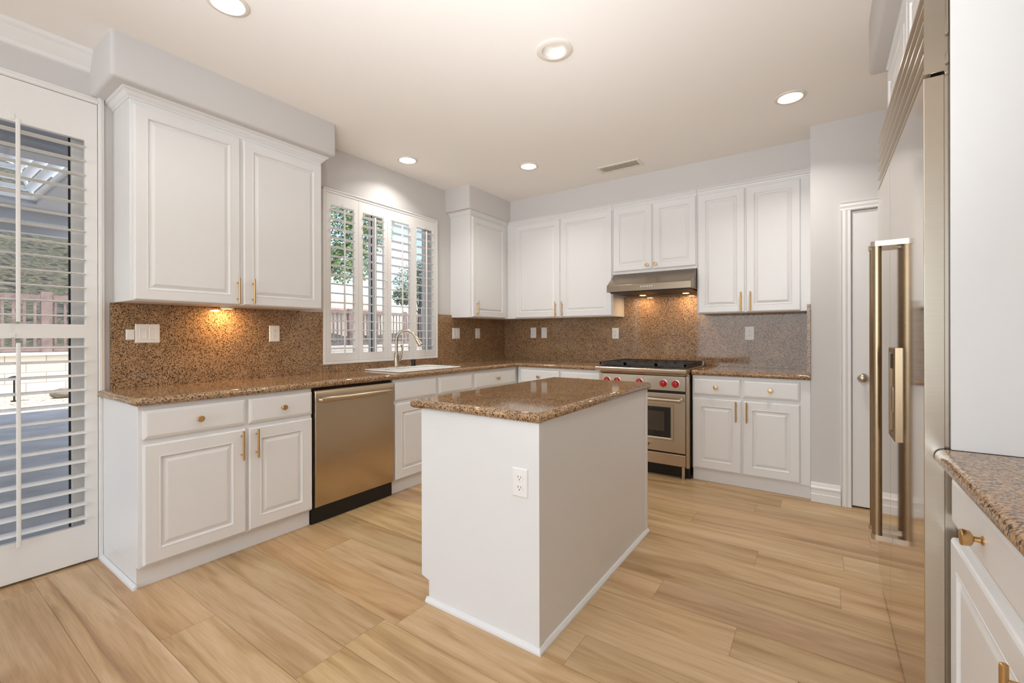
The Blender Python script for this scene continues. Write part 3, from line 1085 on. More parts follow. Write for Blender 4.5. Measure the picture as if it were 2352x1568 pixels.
# ---------------------------------------------------------------- outlets and switches
def plate(label, cat, face, plane, u0, u1, v0, v1, kind, group='white wall plates'):
    P = mapper(face, plane)
    cu, cv = (u0 + u1) / 2, (v0 + v1) / 2
    nm = {'outlet': 'wall_outlet', 'switch': 'light_switch', 'double': 'light_switch', 'blank': 'cover_plate', 'mixed': 'light_switch'}[kind]
    t = thing(nm, label, cat, P(cu, cv, 0), group)
    bm = BM()
    rings_panel(bm, P, u0, u1, v0, v1, [(0, 0.0003), (0, 0.002), (0.003, 0.0055), (0.005, 0.006)])
    obj('plate', bm, 'plate', t)
    if kind == 'outlet':
        for s in (-1, 1):
            vc = cv + s * 0.0195
            bm = BM()
            poly = []
            for i in range(20):
                a = 2 * math.pi * i / 20
                poly.append((cu + 0.0165 * math.cos(a), vc + max(-0.0135, min(0.0135, 0.0165 * math.sin(a)))))
            A = [bm.verts.new(P(a, b, 0.0055)) for a, b in poly]
            B = [bm.verts.new(P(a, b, 0.0078)) for a, b in poly]
            for i in range(20):
                bm.faces.new((A[i], A[(i + 1) % 20], B[(i + 1) % 20], B[i]))
            bm.faces.new(B)
            bm.faces.new(A[::-1])
            soc = obj('socket', bm, 'plate', t)
            bm = BM()
            mbox(bm, P, cu - 0.0075, cu - 0.0055, vc - 0.001, vc + 0.008, 0.0075, 0.0082)
            mbox(bm, P, cu + 0.0055, cu + 0.0075, vc - 0.001, vc + 0.007, 0.0075, 0.0082)
            mbox(bm, P, cu - 0.002, cu + 0.002, vc - 0.009, vc - 0.005, 0.0075, 0.0082)
            obj('slots', bm, 'slot', soc)
        bm = BM()
        cyl(bm, P(cu, cv, 0.0055), P(cu, cv, 0.007), 0.003, n=10)
        obj('screw', bm, 'plate', t)
    elif kind in ('switch', 'double', 'mixed'):
        cs = [cu] if kind == 'switch' else [cu - 0.023, cu + 0.023]
        for q in cs:
            bm = BM()
            rings_panel(bm, P, q - 0.0165, q + 0.0165, cv - 0.033, cv + 0.033, [(0, 0.0055), (0, 0.0075), (0.001, 0.0085), (0.004, 0.007)])
            obj('rocker', bm, 'plate', t)
            for s in (-1, 1):
                bm = BM()
                cyl(bm, P(q, cv + s * 0.046, 0.0055), P(q, cv + s * 0.046, 0.0066), 0.0025, n=10)
                obj('screw', bm, 'plate', t)
    return t


plate('small blank white plate left of the double switch by the patio door', 'cover plate', 'x+', SPL, -0.155, -0.116, 1.186, 1.246, 'blank')
plate('wide white double switch plate on the left backsplash', 'switch', 'x+', SPL, -0.114, 0.002, 1.168, 1.278, 'double')
plate('white outlet on the left backsplash under the large wall cabinet', 'outlet', 'x+', SPL, 0.640, 0.715, 1.166, 1.281, 'outlet')
plate('white double switch plate just right of the sink window', 'switch', 'x+', SPL, 2.557, 2.674, 1.170, 1.287, 'double')
plate('white single switch near the room corner under the corner cabinet', 'switch', 'x+', SPL, 2.943, 3.021, 1.172, 1.287, 'switch')
plate('white outlet on the back wall, the one closest to the room corner', 'outlet', 'y-', YB - SPL, 0.403, 0.480, 1.174, 1.298, 'outlet')
plate('white single switch on the back wall beside the corner outlet', 'switch', 'y-', YB - SPL, 0.552, 0.626, 1.174, 1.297, 'switch')
plate('white outlet on the back wall just left of the stove', 'outlet', 'y-', YB - SPL, 1.424, 1.497, 1.167, 1.283, 'outlet')
plate('white outlet on the back wall right of the stove', 'outlet', 'y-', YB - SPL, 2.682, 2.758, 1.160, 1.285, 'outlet')
plate('white outlet on the near end of the island', 'outlet', 'y-', 0.470, 2.243, 2.315, 0.578, 0.690, 'outlet')

# ---------------------------------------------------------------- dishwasher
c = thing('dishwasher', 'stainless steel dishwasher under the counter left of the sink', 'dishwasher', (0.3, 0.95, 0))
obj('tub', bx(0.02, 0.565, 0.6265, 1.2735, 0.0005, 0.868), 'black', c)
bm = BM()
pr = [(0.566, 0.108), (0.598, 0.110), (0.602, 0.118), (0.605, 0.45), (0.604, 0.80), (0.600, 0.845), (0.590, 0.858), (0.566, 0.860)]
prism(bm, pr, 'y', 0.636, 1.268)
dd = obj('door', bm, 'steel_dw', c, bevel=0.003)
bm = BM()
n = 18
pts, rad = [], []
for i in range(n + 1):
    s = i / n
    y = 0.675 + s * 0.555
    bow = 0.016 + 0.020 * math.sin(math.pi * s) ** 0.6
    pts.append((0.603 + bow, y, 0.797))
pts = [(0.602, 0.668, 0.797)] + pts + [(0.602, 1.237, 0.797)]
tube(bm, pts, 0.0125, 12)
for v in bm.verts:
    v.co.z = 0.797 + (v.co.z - 0.797) * 1.35
obj('handle', bm, 'steel_dw', dd, smooth=True)
obj('toe_panel', bx(0.5655, 0.572, 0.628, 1.272, 0.002, 0.105), 'black', c)

# ---------------------------------------------------------------- range
RX0, RX1, RF = 1.562, 2.352, 2.865
c = thing('gas_range', 'stainless steel gas range with red knobs on the back wall', 'stove', (1.957, 3.1, 0))
obj('body', bx(RX0 + 0.006, RX1 - 0.006, RF + 0.022, 3.505, 0.105, 0.895), 'steel_v', c, bevel=0.002)
bm = BM()
prism(bm, [(2.79, 0.884), (2.765, 0.895), (2.762, 0.918), (2.770, 0.926), (2.800, 0.928), (3.505, 0.928), (3.505, 0.8955), (2.88, 0.8955), (2.866, 0.862)], 'x', RX0, RX1)
obj('cooktop', bm, 'steel', c, bevel=0.002)
obj('back_trim', bx(RX0 + 0.004, RX1 - 0.004, 3.455, 3.507, 0.9282, 0.962), 'steel', c, bevel=0.002)
obj('control_panel', bx(RX0 + 0.026, RX1 - 0.026, RF - 0.012, RF + 0.0215, 0.738, 0.862), 'steel', c, bevel=0.003)
for x in (RX0 + 0.012, RX1 - 0.012):
    bm = bx(x - 0.0118, x + 0.0118, RF - 0.006, RF + 0.0215, 0.106, 0.880)
    obj('side_trim', bm, 'steel_v', c, bevel=0.002)
for x in (1.642, 1.738, 1.940, 2.146, 2.246):
    bm = BM()
    y = RF - 0.0122
    lathe(bm, (x, y, 0.799), (0, -1, 0), [(0, 0.030), (0.006, 0.030), (0.0065, 0.0255), (0.012, 0.0255), (0.030, 0.0235), (0.036, 0.021), (0.038, 0.016), (0.0385, 0.004)], 32)
    kb = obj('knob', bm, 'red', c, smooth=True)
    obj('grip_ridge', bx(x - 0.0035, x + 0.0035, y - 0.0425, y - 0.0375, 0.7775, 0.8205), 'red', kb, bevel=0.0015)
    bm = BM()
    lathe(bm, (x, y + 0.0003, 0.799), (0, -1, 0), [(0, 0.034), (0.003, 0.034), (0.004, 0.0305)], 32)
    obj('bezel', bm, 'steel', kb, smooth=True)
od = obj('oven_door', bx(RX0 + 0.028, RX1 - 0.028, RF - 0.010, RF + 0.0215, 0.222, 0.716), 'steel', c, bevel=0.003)
bm = BM()
rings_panel(bm, mapper('y-', RF - 0.010), 1.685, 2.232, 0.318, 0.622, [(0, 0), (0, 0.003), (0.004, 0.009), (0.016, 0.009), (0.024, 0.004)])
obj('window_frame', bm, 'steel', od)
obj('window_glass', bx(1.710, 2.206, RF - 0.0165, RF - 0.0142, 0.343, 0.597), 'oven_glass', od, bevel=0.001)
obj('inner_window', bx(1.762, 2.154, RF - 0.0172, RF - 0.0166, 0.396, 0.562), 'oven_window', od)
bm = BM()
lathe(bm, (1.610, RF - 0.058, 0.664), (1, 0, 0), [(0, 0.012), (0.002, 0.0145), (0.692, 0.0145), (0.694, 0.012)], 24)
for x in (1.628, 2.286):
    cyl(bm, (x, RF - 0.0095, 0.664), (x, RF - 0.052, 0.664), 0.016, 0.0125, 18)
    lathe(bm, (x - 0.014, RF - 0.058, 0.664), (1, 0, 0), [(0, 0.014), (0.002, 0.018), (0.026, 0.018), (0.028, 0.014)], 24)
obj('handle', bm, 'steel', od, smooth=True)
bm = BM()
rings_panel(bm, mapper('y-', RF - 0.010), 1.862, 2.052, 0.244, 0.294, [(0, 0.0), (0, 0.0018), (0.002, 0.0025)])
bd = obj('badge', bm, 'steel_v', od)
tc = bpy.data.curves.new('badge_text', 'FONT')
tc.body = 'WOLF'
tc.size = 0.040
tc.align_x = 'CENTER'
tc.align_y = 'CENTER'
tc.extrude = 0.0006
to = bpy.data.objects.new('badge_text', tc)
COL.objects.link(to)
to.rotation_euler = (R(90), 0, 0)
to.location = (1.957, RF - 0.0132, 0.269)
to.scale = (1.45, 1, 1)
bpy.context.view_layer.update()
dg = bpy.context.evaluated_depsgraph_get()
me = bpy.data.meshes.new_from_object(to.evaluated_get(dg))
me.transform(to.matrix_world)
me.materials.clear()
bpy.data.objects.remove(to)
bpy.data.curves.remove(tc)
bm = BM()
bm.from_mesh(me)
bpy.data.meshes.remove(me)
obj('badge_lettering', bm, 'black', bd)
obj('kick_panel', bx(RX0 + 0.028, RX1 - 0.028, RF - 0.006, RF + 0.0215, 0.112, 0.208), 'steel', c, bevel=0.003)
obj('toe_panel', bx(RX0 + 0.01, RX1 - 0.01, RF + 0.075, RF + 0.085, 0.002, 0.1045), 'black', c)  # black sheet added to stand for the shade under the range
obj('shadow_gap', bx(RX0 + 0.03, RX1 - 0.03, RF + 0.010, RF + 0.0218, 0.106, 0.736), 'black', c)
for x in (RX0 + 0.055, RX1 - 0.055):
    for y in (RF + 0.03, 3.44):
        bm = BM()
        lathe(bm, (x, y, 0.0005), (0, 0, 1), [(0, 0.020), (0.012, 0.020), (0.014, 0.014), (0.1055, 0.014)], 16)
        obj('leg', bm, 'steel', c, smooth=True)
obj('burner_tray', bx(RX0 + 0.03, RX1 - 0.03, 2.83, 3.45, 0.9283, 0.933), 'black', c)
for (a, b) in ((RX0 + 0.020, 1.818), (1.824, 2.090), (2.096, RX1 - 0.020)):
    bm = BM()
    z0, z1 = 0.945, 0.966
    w = 0.010
    y0, y1 = 2.825, 3.445
    box(bm, a, b, y0, y0 + w, z0 - 0.003, z1)
    box(bm, a, b, y1 - w, y1, z0 - 0.003, z1)
    box(bm, a, a + w, y0, y1, z0 - 0.003, z1)
    box(bm, b - w, b, y0, y1, z0 - 0.003, z1)
    box(bm, a, b, (y0 + y1) / 2 - w / 2, (y0 + y1) / 2 + w / 2, z0, z1)
    xm = (a + b) / 2
    for yc in (2.98, 3.29):
        for k in range(4):
            an = math.pi / 4 + k * math.pi / 2
            p0 = Vector((xm + 0.030 * math.cos(an), yc + 0.030 * math.sin(an), z1 - 0.006))
            p1 = Vector((xm + min(0.172, 0.172) * math.cos(an), yc + 0.172 * math.sin(an), z1 - 0.006))
            cyl(bm, p0, p1, 0.006, n=8)
        cyl(bm, (xm, yc - 0.15, z1 - 0.006), (xm, yc - 0.04, z1 - 0.006), 0.006, n=8)
        cyl(bm, (xm, yc + 0.04, z1 - 0.006), (xm, yc + 0.15, z1 - 0.006), 0.006, n=8)
    for xx in (a + w / 2, b - w / 2):
        for yy in (y0 + w / 2, y1 - w / 2):
            box(bm, xx - 0.005, xx + 0.005, yy - 0.005, yy + 0.005, 0.9332, z0)
    obj('grate', bm, 'iron', c)
    for yc in (2.98, 3.29):
        bm = BM()
        lathe(bm, (xm, yc, 0.9331), (0, 0, 1), [(0, 0.050), (0.008, 0.050), (0.010, 0.044), (0.016, 0.040), (0.020, 0.036), (0.022, 0.015)], 24)
        obj('burner', bm, ['iron'], c, smooth=True)

# ---------------------------------------------------------------- hood
c = thing('range_hood', 'slim stainless steel range hood under the short wall cabinet', 'range hood', (1.957, YB, 1.60))
bm = BM()
prism(bm, [(3.000, 1.610), (3.000, 1.672), (3.186, 1.796), (YB - 0.022, 1.796), (YB - 0.022, 1.62), (3.30, 1.62)], 'x', 1.577, 2.339)
obj('body', bm, 'steel_hood', c, bevel=0.003)
obj('underside', bx(1.60, 2.32, 3.03, YB - 0.04, 1.602, 1.618), 'iron', c)
for k in range(6):
    bm = BM()
    cyl(bm, (1.905 + k * 0.020, 3.0005, 1.647), (1.905 + k * 0.020, 2.9965, 1.647), 0.005, n=14)
    obj('button', bm, 'plate', c)
for x in (1.79, 2.20):
    bm = BM()
    lathe(bm, (x, 3.40, 1.6019), (0, 0, -1), [(0, 0.030), (0.004, 0.030), (0.006, 0.024)], 20)
    obj('hood_lamp', bm, 'warm_lens', c)
    add_light('hood_lamp_light', 'AREA', (x, 3.40, 1.590), 1.1, (1.0, 0.66, 0.36), direction=(0, 0, -1), shape='DISK', size=0.06)

# under-cabinet lamp
c = thing('under_cabinet_light', 'small warm puck light glowing under the large wall cabinet', 'lamp', (0.12, 0.37, 1.394))
bm = BM()
lathe(bm, (0.11, 0.33, 1.3946), (0, 0, -1), [(0, 0.038), (0.010, 0.038), (0.013, 0.034)], 24)
obj('housing', bm, 'plate', c)
bm = BM()
lathe(bm, (0.11, 0.33, 1.3815), (0, 0, -1), [(0, 0.030), (0.002, 0.028)], 24)
obj('lens', bm, 'warm_lens', c)
add_light('under_cabinet_glow', 'AREA', (0.11, 0.33, 1.376), 1.7, (1.0, 0.60, 0.26), direction=(-0.2, 0, -1), shape='DISK', size=0.05)

# ---------------------------------------------------------------- sink, faucet, air gap
c = thing('kitchen_sink', 'white drop-in sink set in the granite under the window', 'sink', (0.32, 1.74, CT))
g = grid_slab([0.098, HX0 + 0.075, HX1 - 0.006, 0.542], [1.385, HY0 + 0.012, HY1 - 0.012, 2.095], lambda x, y: not (HX0 + 0.075 < x < HX1 - 0.006 and HY0 + 0.012 < y < HY1 - 0.012),
              XY, CT + 0.0006, CT + 0.013, lambda x, y: True)
obj('rim', g, 'porcelain', c, bevel=0.006, seg=3, weight=True)
bm = BM()
ix0, ix1, iy0, iy1 = HX0 + 0.075, HX1 - 0.006, HY0 + 0.012, HY1 - 0.012
loops = []
for (i, z) in ((-0.008, CT + 0.002), (0.0, CT + 0.002), (0.012, 0.75), (0.030, 0.735)):
    loops.append([bm.verts.new(p) for p in ((ix0 + i, iy0 + i, z), (ix1 - i, iy0 + i, z), (ix1 - i, iy1 - i, z), (ix0 + i, iy1 - i, z))])
for (i, z) in ((0.022, 0.727), (-0.004, 0.745), (-0.008, CT + 0.0002)):
    pass
for A, B in zip(loops[1:], loops[2:]):
    for k in range(4):
        bm.faces.new((A[k], A[(k + 1) % 4], B[(k + 1) % 4], B[k]))
bm.faces.new(loops[-1])
for f in (loops[0],):
    for v in f:
        bm.verts.remove(v)
obj('basin', bm, 'porcelain', c, smooth=True)

c = thing('faucet', 'brushed nickel gooseneck pull-down faucet behind the sink', 'faucet', (0.150, 1.685, CT + 0.013))
zf = CT + 0.0132
fx, fy = 0.150, 1.685
bm = BM()
for i in range(1):
    A = []
    n = 28
    vs0, vs1 = [], []
    for k in range(n):
        t_ = 2 * math.pi * k / n
        px, py = 0.028 * math.cos(t_), 0.115 * math.copysign(abs(math.sin(t_)) ** 0.7, math.sin(t_))
        vs0.append(bm.verts.new((fx + px, fy + py, zf)))
        vs1.append(bm.verts.new((fx + px * 0.88, fy + py * 0.95, zf + 0.008)))
    for k in range(n):
        bm.faces.new((vs0[k], vs0[(k + 1) % n], vs1[(k + 1) % n], vs1[k]))
    bm.faces.new(vs0[::-1])
    bm.faces.new(vs1)
obj('deck_plate', bm, 'nickel', c, smooth=True)
bm = BM()
lathe(bm, (fx, fy, zf + 0.008), (0, 0, 1), [(0, 0.026), (0.005, 0.026), (0.012, 0.0225), (0.085, 0.020), (0.095, 0.021), (0.102, 0.0215), (0.108, 0.019), (0.122, 0.0155)], 24)
obj('body', bm, 'nickel', c, smooth=True)
dx, dy = 0.86, 0.51
bm = BM()
Rr = 0.088
zt = 1.165
pts = [(fx, fy, zf + 0.12), (fx, fy, 1.10), (fx, fy, zt)]
for k in range(1, 15):
    a = math.pi * k / 16.5
    pts.append((fx + dx * Rr * (1 - math.cos(a)), fy + dy * Rr * (1 - math.cos(a)), zt + Rr * math.sin(a) * 1.02))
lp = Vector(pts[-1])
dv = (lp - Vector(pts[-2])).normalized()
pts.append(tuple(lp + dv * 0.012))
tube(bm, pts, 0.0125, 16)
obj('neck', bm, 'nickel', c, smooth=True)
e0 = Vector(pts[-1])
bm = BM()
lathe(bm, e0 - dv * 0.004, dv, [(0, 0.0145), (0.006, 0.0165), (0.030, 0.018), (0.070, 0.023), (0.088, 0.026), (0.092, 0.023)], 22)
sp_ = obj('spray_head', bm, 'nickel', c, smooth=True)
side = Vector((-dy, dx, 0))
fwd = Vector((dx, dy, 0))
bm = BM()
q = e0 + dv * 0.045 + fwd * 0.020
cyl(bm, q - dv * 0.018, q + dv * 0.018, 0.006, n=10)
obj('spray_button', bm, 'black', sp_)
bm = BM()
hb = Vector((fx, fy, zf + 0.055))
hd = Vector((0.20, 0.98, 0)).normalized()
tube(bm, [hb + hd * 0.010, hb + hd * 0.030 + Vector((0, 0, .012)), hb + hd * 0.045 + Vector((0, 0, 0.040))], [0.013, 0.015, 0.013], 14)
tube(bm, [hb + hd * 0.043 + Vector((0, 0, 0.036)), hb + hd * 0.052 + Vector((0, 0, 0.070)), hb + hd * 0.056 + Vector((0, 0, 0.110)), hb + hd * 0.050 + Vector((0, 0, 0.135)), hb + hd * 0.042 + Vector((0, 0, 0.142))],
     [0.0115, 0.008, 0.006, 0.0075, 0.005], 12)
obj('lever', bm, 'nickel', c, smooth=True)

bm = BM()
lathe(bm, (0.150, 1.885, CT + 0.0132), (0, 0, 1), [(0, 0.021), (0.003, 0.021), (0.004, 0.0195), (0.054, 0.0195), (0.058, 0.018), (0.060, 0.012)], 24)
tag(obj('air_gap', bm, 'black', smooth=True, loc=(0.150, 1.885, CT + 0.013)), 'small black air gap cap on the sink beside the faucet', 'air gap')

# ---------------------------------------------------------------- refrigerator
FX, FY0, FY1, FS = 3.467, 0.592, 1.742, 1.288
c = thing('refrigerator', 'large built-in stainless steel refrigerator on the right wall', 'refrigerator', (3.8, 1.17, 0))
obj('body', bx(3.5085, 4.15, FY0 + 0.012, FY1, 0.02, 2.155), 'steel_side', c)
for (a, b, hy) in ((FY0, FS - 0.002, FS - 0.043), (FS + 0.002, FY1, FS + 0.055)):
    d = obj('door', bx(FX, FX + 0.040, a, b, 0.100, 1.877), ['mirror_steel', 'steel_side'], c, bevel=0.0015)
    for p in d.data.polygons:
        if abs(p.normal.y) > 0.9:
            p.material_index = 1
    bm = BM()
    lathe(bm, (FX - 0.044, hy, 0.436), (0, 0, 1), [(0, 0.0155), (1.116, 0.0155)], 28)
    h = obj('handle', bm, 'steel_handle', d, smooth=True)
    for z0, z1 in ((0.418, 0.438), (1.548, 1.568)):
        bm = BM()
        prof = []
        for i in range(13):
            t_ = math.pi * i / 12
            prof.append((FX - 0.044 - 0.019 * math.sin(t_), hy - 0.019 * math.cos(t_)))
        poly = [(FX - 0.0002, hy - 0.019)] + prof + [(FX - 0.0002, hy + 0.019)]
        prism(bm, poly, 'z', z0, z1)
        obj('end_bracket', bm, 'steel', h, smooth=True)
    if a == FY0:
        # ice and water dispenser
        PD = mapper('x-', FX)
        bm = BM()
        u0, u1, v0, v1 = 1.050, 1.205, 0.835, 1.162
        rings_panel(bm, PD, u0, u1, v0, v1, [(0, 0.0), (0, 0.010), (0.003, 0.013), (0.018, 0.013), (0.022, 0.004)])
        dp = obj('dispenser', bm, 'steel_handle', d)
        obj('dispenser_panel', bx(FX - 0.0100, FX - 0.0042, 1.075, 1.182, 1.085, 1.138), 'iron', dp, bevel=0.001)
        obj('dispenser_lever', bx(FX - 0.012, FX - 0.0042, 1.105, 1.150, 0.93, 1.02), 'steel_v', dp, bevel=0.003)
obj('toe_grille', bx(FX + 0.016, FX + 0.030, FY0 + 0.002, FY1 - 0.002, 0.004, 0.096), 'mirror_steel', c)
gr = obj('top_grille', bx(FX + 0.014, FX + 0.040, FY0, FY1, 1.885, 2.150), 'steel', c, bevel=0.001)
bm = BM()
ns = 6
for k in range(ns):
    z = 1.888 + k * 0.0436
    prism(bm, [(FX + 0.0138, z), (FX + 0.0005, z + 0.004), (FX, z + 0.010), (FX + 0.0135, z + 0.0425)], 'y', FY0 + 0.0005, FY1)
obj('grille_slats', bm, 'steel', gr)
bm = bx(FX + 0.001, FX + 0.0415, FY0 - 0.0006, FY0 - 0.0001, 1.886, 2.149)
obj('grille_end', bm, 'steel_side', gr)
obj('hinge_plate', bx(3.508, 3.5155, FY0 + 0.002, FY0 + 0.05, 1.8775, 1.884), 'steel', c, bevel=0.001)
for a, b in ((1.98, 2.10), (1.905, 1.93)):
    obj('hinge', bx(3.5085, 3.5155, FY0 + 0.001, FY0 + 0.0115, a, b), 'nickel', c, bevel=0.001)

c = tag(obj('end_panel', bx(3.517, XR - 0.0008, 0.5845, FY0 + 0.0005, CT + 0.0008, 2.469), 'white', bevel=0.001, loc=(3.85, 0.588, CT)),
        'tall plain white panel covering the near side of the refrigerator', 'panel')

# ---------------------------------------------------------------- ceiling fixtures
def downlight(label, x, y, r=0.066, power=3.5, on=True):
    t = thing('recessed_light', label, 'ceiling light', (x, y, ZC), 'recessed ceiling lights')
    bm = BM()
    ro = 0.097 if not on else 0.088
    lathe(bm, (x, y, ZC - 0.0003), (0, 0, -1), [(0, ro), (0.004, ro), (0.0075, ro * 0.95), (0.008, r * 1.06), (0.004, r), (0.0005, r)], 44, closed=False)
    obj('trim_ring', bm, 'can', t, smooth=True)
    if on:
        bm = BM()
        lathe(bm, (x, y, ZC - 0.0006), (0, 0, -1), [(0, r * 0.995), (0.0035, r * 0.98), (0.004, r * 0.4)], 36)
        obj('lens', bm, 'lens', t)
        add_light('recessed_light_lamp', 'AREA', (x, y, ZC - 0.012), power, (0.98, 0.95, 0.92), direction=(0, 0, -1), shape='DISK', size=2 * r * 0.9, spread=R(130))
    else:
        bm = BM()
        lathe(bm, (x, y, ZC - 0.0006), (0, 0, 1), [(0, r * 0.999), (0.020, r * 0.93), (0.055, r * 0.86), (0.056, r * 0.3)], 40, closed=False)
        obj('baffle', bm, 'plate', t, smooth=True)
        bm = BM()
        lathe(bm, (x, y, ZC + 0.050), (0, 0, -1), [(0, r * 0.84), (0.003, r * 0.80), (0.004, r * 0.3)], 36)
        obj('unlit_lens', bm, 'can', t, smooth=True)
    return t


downlight('lit recessed ceiling light at the top edge over the left counter', 1.020, -0.045, power=2.5)
downlight('lit recessed ceiling light over the sink window', 0.300, 1.682, power=4.0)
downlight('lit recessed ceiling light over the room corner, beside the vent', 1.086, 2.402, power=5.0)
downlight('lit recessed ceiling light nearest the pantry door', 3.085, 2.385, power=7.0)
downlight('unlit round recessed fixture over the island', UX, UY, 0.063, on=False)
c = thing('air_vent', 'white rectangular air vent in the ceiling in front of the range hood', 'vent', (1.755, 2.88, ZC))
PV = mapper('z-', ZC)
bm = grid_slab([1.555, 1.585, 1.925, 1.955], [2.795, 2.822, 2.940, 2.967], lambda x, y: not (1.585 < x < 1.925 and 2.822 < y < 2.940), PV, 0.0003, 0.008)
obj('frame', bm, 'vent', c, bevel=0.002)
obj('backing', bx(1.584, 1.926, 2.821, 2.941, ZC - 0.0012, ZC - 0.0004), 'vent_back', c)
bm = BM()
for k in range(17):
    x = 1.594 + k * 0.0202
    prism(bm, [(x, ZC - 0.0015), (x + 0.0015, ZC - 0.0015), (x + 0.0145, ZC - 0.0072), (x + 0.013, ZC - 0.0076)], 'y', 2.8222, 2.9398)
obj('louvers', bm, 'vent', c)

# ---------------------------------------------------------------- outdoors
def ground(n, bm, m):
    struct(n, bm, m)


ground('patio_slab', bx(-7.6, -0.152, -14, 16, -0.20, -0.06), 'concrete')
ground('garden_border', bx(-8.7, -7.602, -14, 18, -0.20, -0.055), 'pale_concrete')
gv = struct('gravel_bed', bx(-10.5, -8.702, -14, 20, -0.20, -0.06), 'gravel')
gb = struct('garden_wall', bx(-10.75, -10.502, -14, 24, -0.20, 0.80), 'block')
obj('cap', bx(-10.80, -10.45, -14, 24, 0.8005, 0.86), 'pale_concrete', gb)

# hillside behind the fence
bm = BM()
nx, ny = 26, 48
hg = {}
hr = random.Random(11)
for i in range(nx):
    for j in range(ny):
        x = -10.8 - i * 1.1
        y = -14 + j * 1.0
        s = max(0.0, min(1.0, (y - 6.0) / 7.0))
        h = 0.55 + (1 - s) * (0.42 * i * 1.1) + s * 0.02 * i + hr.uniform(-0.16, 0.16) * min(i, 3)
        hg[(i, j)] = bm.verts.new((x, y, h))
for i in range(nx - 1):
    for j in range(ny - 1):
        bm.faces.new((hg[(i, j)], hg[(i + 1, j)], hg[(i + 1, j + 1)], hg[(i, j + 1)]))
struct('hillside', bm, 'hill', smooth=True)

# picket fence on the wall
c = thing('garden_fence', 'brown picket fence standing on the pale garden wall outside', 'fence', (-10.62, 2, 0.86))
for (a, b) in ((0.88, 0.97), (1.98, 2.10)):
    obj('rail', bx(-10.65, -10.59, -6, 22, a, b), 'wood_fence', c)
bm = BM()
y = -5.95
while y < 22:
    box(bm, -10.635, -10.605, y, y + 0.045, 0.9705, 1.9795)
    y += 0.155
o = obj('pickets', bm, 'wood_fence', c)
o['kind'] = 'stuff'
for k in range(11):
    y = -3.86 + k * 2.54
    if y < 21.5:
        obj('post', bx(-10.70, -10.54, y - 0.085, y + 0.085, 0.8605, 2.16), 'wood_fence', c, bevel=0.01)

# patio cover with stepped lattice opening
c = thing('patio_cover', 'grey patio cover with a white stepped lattice opening outside the door', 'patio cover', (-3.4, -1, 2.9))
ox0, ox1, oy0, oy1 = -5.15, -3.05, -2.6, 0.26
bm = grid_slab([-6.7, ox0, ox1, -0.152], [-8.0, oy0, oy1, 0.95], lambda x, y: not (ox0 < x < ox1 and oy0 < y < oy1), XY, 2.92, 2.96)
obj('roof', bm, 'cover', c)
for k in range(6):
    i = k * 0.06
    z = 2.962 + k * 0.105
    bm = grid_slab([ox0 + i - 0.03, ox0 + i + 0.05, ox1 - i - 0.05, ox1 - i + 0.03], [oy0 + i - 0.03, oy0 + i + 0.05, oy1 - i - 0.05, oy1 - i + 0.03],
                   lambda x, y: not (ox0 + i + 0.05 < x < ox1 - i - 0.05 and oy0 + i + 0.05 < y < oy1 - i - 0.05), XY, z, z + 0.045)
    obj('lattice_ring', bm, 'lattice', c)
for (px, py) in ((ox0 + 0.3, oy0 + 0.3), (ox0 + 0.3, oy1 - 0.3), (ox1 - 0.3, oy0 + 0.3), (ox1 - 0.3, oy1 - 0.3)):
    sx, sy = (1 if px < (ox0 + ox1) / 2 else -1), (1 if py < (oy0 + oy1) / 2 else -1)
    bm = BM()
    cyl(bm, (px - sx * 0.30, py - sy * 0.30, 2.962), (px, py, 3.54), 0.02, n=8)
    obj('lattice_strut', bm, 'lattice', c)
obj('lattice_cap', bx(ox0 + 0.28, ox1 - 0.28, oy0 + 0.28, oy1 - 0.28, 3.54, 3.57), 'cover', c)
for x in (-6.62, -5.6, -2.3, -1.2):
    obj('beam', bx(x - 0.07, x + 0.07, -8.0, 0.93, 2.76, 2.9195), 'cover', c)
obj('post', bx(-6.70, -6.54, -3.2, -3.04, -0.0595, 2.7595), 'cover', c)

# path lamp and boulder in the gravel
c = thing('path_lamp', 'dark bronze mushroom path lamp in the gravel outside the patio door', 'garden lamp', (-9.6, 0.62, -0.06))
bm = BM()
lathe(bm, (-9.6, 0.62, -0.0595), (0, 0, 1), [(0, 0.05), (0.02, 0.05), (0.03, 0.016), (0.44, 0.014)], 14)
obj('stem', bm, 'bronze', c, smooth=True)
bm = BM()
lathe(bm, (-9.6, 0.62, 0.3805), (0, 0, 1), [(0, 0.11), (0.012, 0.112), (0.04, 0.07), (0.06, 0.015)], 20)
obj('lamp_cap', bm, 'bronze', c, smooth=True)
bm = BM()
bmesh.ops.create_icosphere(bm, subdivisions=3, radius=0.5)
rr = random.Random(4)
for v in bm.verts:
    v.co = Vector((v.co.x * 0.34 - 9.6, v.co.y * 0.42 + 1.30, v.co.z * 0.22 + 0.03)) + Vector((rr.uniform(-1, 1), rr.uniform(-1, 1), rr.uniform(-1, 1))) * 0.008
tag(obj('boulder', bm, 'rock', smooth=True, loc=(-9.6, 1.30, -0.06)), 'grey boulder lying on the gravel outside the patio door', 'rock')


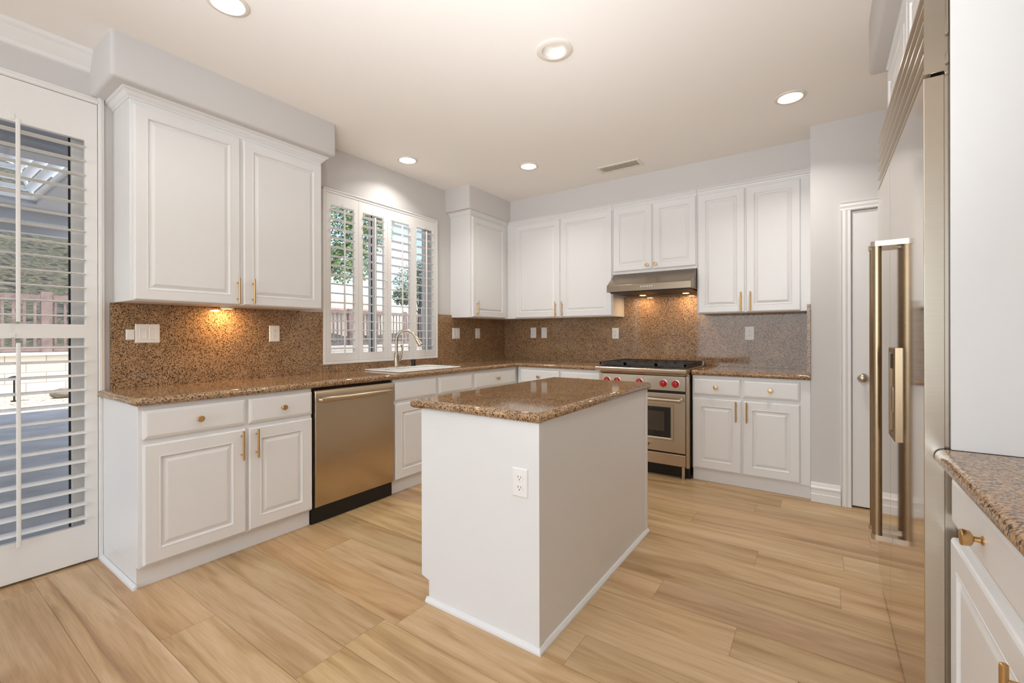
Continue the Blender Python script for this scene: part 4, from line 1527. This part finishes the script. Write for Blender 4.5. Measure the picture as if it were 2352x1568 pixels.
def leaves(bm, rnd, cen, rad, n, size):
    for _ in range(n):
        while True:
            p = Vector((rnd.uniform(-1, 1), rnd.uniform(-1, 1), rnd.uniform(-1, 1)))
            if 0.25 < p.length < 1:
                break
        p = Vector((cen[0] + p.x * rad[0], cen[1] + p.y * rad[1], cen[2] + p.z * rad[2]))
        d = Vector((rnd.uniform(-1, 1), rnd.uniform(-1, 1), rnd.uniform(-0.8, 0.6))).normalized()
        u, v = frame_axes(d)
        L, w = size * rnd.uniform(0.7, 1.3), size * 0.42
        a, b_, c_, d_ = p, p + d * L * 0.5 + u * w + v * w * .3, p + d * L, p + d * L * 0.5 - u * w + v * w * .3
        q = [bm.verts.new(x) for x in (a, b_, c_, d_)]
        bm.faces.new((q[0], q[1], q[2]))
        bm.faces.new((q[0], q[2], q[3]))


def tree(name, label, x, y, z0, trunk_h, blobs, n, size, m, seed):
    t = thing(name, label, 'tree', (x, y, z0), 'trees seen through the sink window')
    rnd = random.Random(seed)
    bm = BM()
    tube(bm, [(x, y, z0), (x + 0.05, y - 0.04, z0 + trunk_h * 0.5), (x, y + 0.06, z0 + trunk_h)], [0.16, 0.12, 0.08], 10)
    for (bx_, by_, bz_, rx, ry, rz) in blobs:
        tube(bm, [(x, y, z0 + trunk_h * 0.7), ((x + bx_) / 2, (y + by_) / 2, (z0 + trunk_h * 0.8 + bz_) / 2), (bx_, by_, bz_)], [0.045, 0.03, 0.012], 8)
    obj('trunk', bm, 'bark', t, smooth=True)
    bm = BM()
    for (bx_, by_, bz_, rx, ry, rz) in blobs:
        leaves(bm, rnd, (bx_, by_, bz_), (rx, ry, rz), n, size)
    obj('crown', bm, m, t)


tree('leafy_tree', 'large leafy green tree filling the left shutter panels', -8.6, 5.9, -0.06, 3.0,
     [(-8.6, 6.9, 4.5, 1.2, 1.2, 1.2), (-8.5, 7.9, 4.7, 1.0, 0.8, 1.0), (-8.4, 7.1, 3.4, 0.9, 0.9, 0.6), (-8.8, 8.8, 5.5, 0.8, 0.7, 0.6), (-8.7, 6.4, 5.6, 1.2, 1.2, 0.9)], 2600, 0.095, 'leaf', 5)
tree('pine_tree', 'distant pine beyond the fence in the right shutter panels', -16.0, 17.3, 0.3, 3.0,
     [(-16, 16.8, 4.3, 1.2, 1.1, 0.9), (-16, 17.8, 3.8, 1.1, 1.0, 0.8), (-16, 17.6, 4.9, 0.9, 0.9, 0.8), (-16, 16.2, 3.4, 0.7, 0.7, 0.5)], 1500, 0.13, 'leaf_dark', 6)
tree('small_tree', 'small round tree beyond the fence at the right end of the window', -12.5, 15.6, 0.3, 1.2,
     [(-12.5, 15.6, 2.0, 0.7, 1.0, 0.7), (-12.5, 16.3, 2.4, 0.6, 0.7, 0.6)], 500, 0.2, 'leaf', 8)

# neighbouring house
c = thing('neighbour_house', 'pale stucco house with a clay tile roof beyond the garden fence', 'house', (-27, 16, -0.2))
obj('wall', bx(-30, -24, 11.5, 21, -0.2, 2.9), 'stucco', c)
bm = BM()
prism(bm, [(-30.6, 2.9005), (-23.5, 2.9005), (-23.5, 3.05), (-27, 4.0), (-30.6, 3.05)], 'y', 11.0, 21.5)
obj('roof', bm, 'roof_tile', c)
struct('lawn', bx(-60, -10.80, -14, 60, -0.5, -0.06), 'gravel')
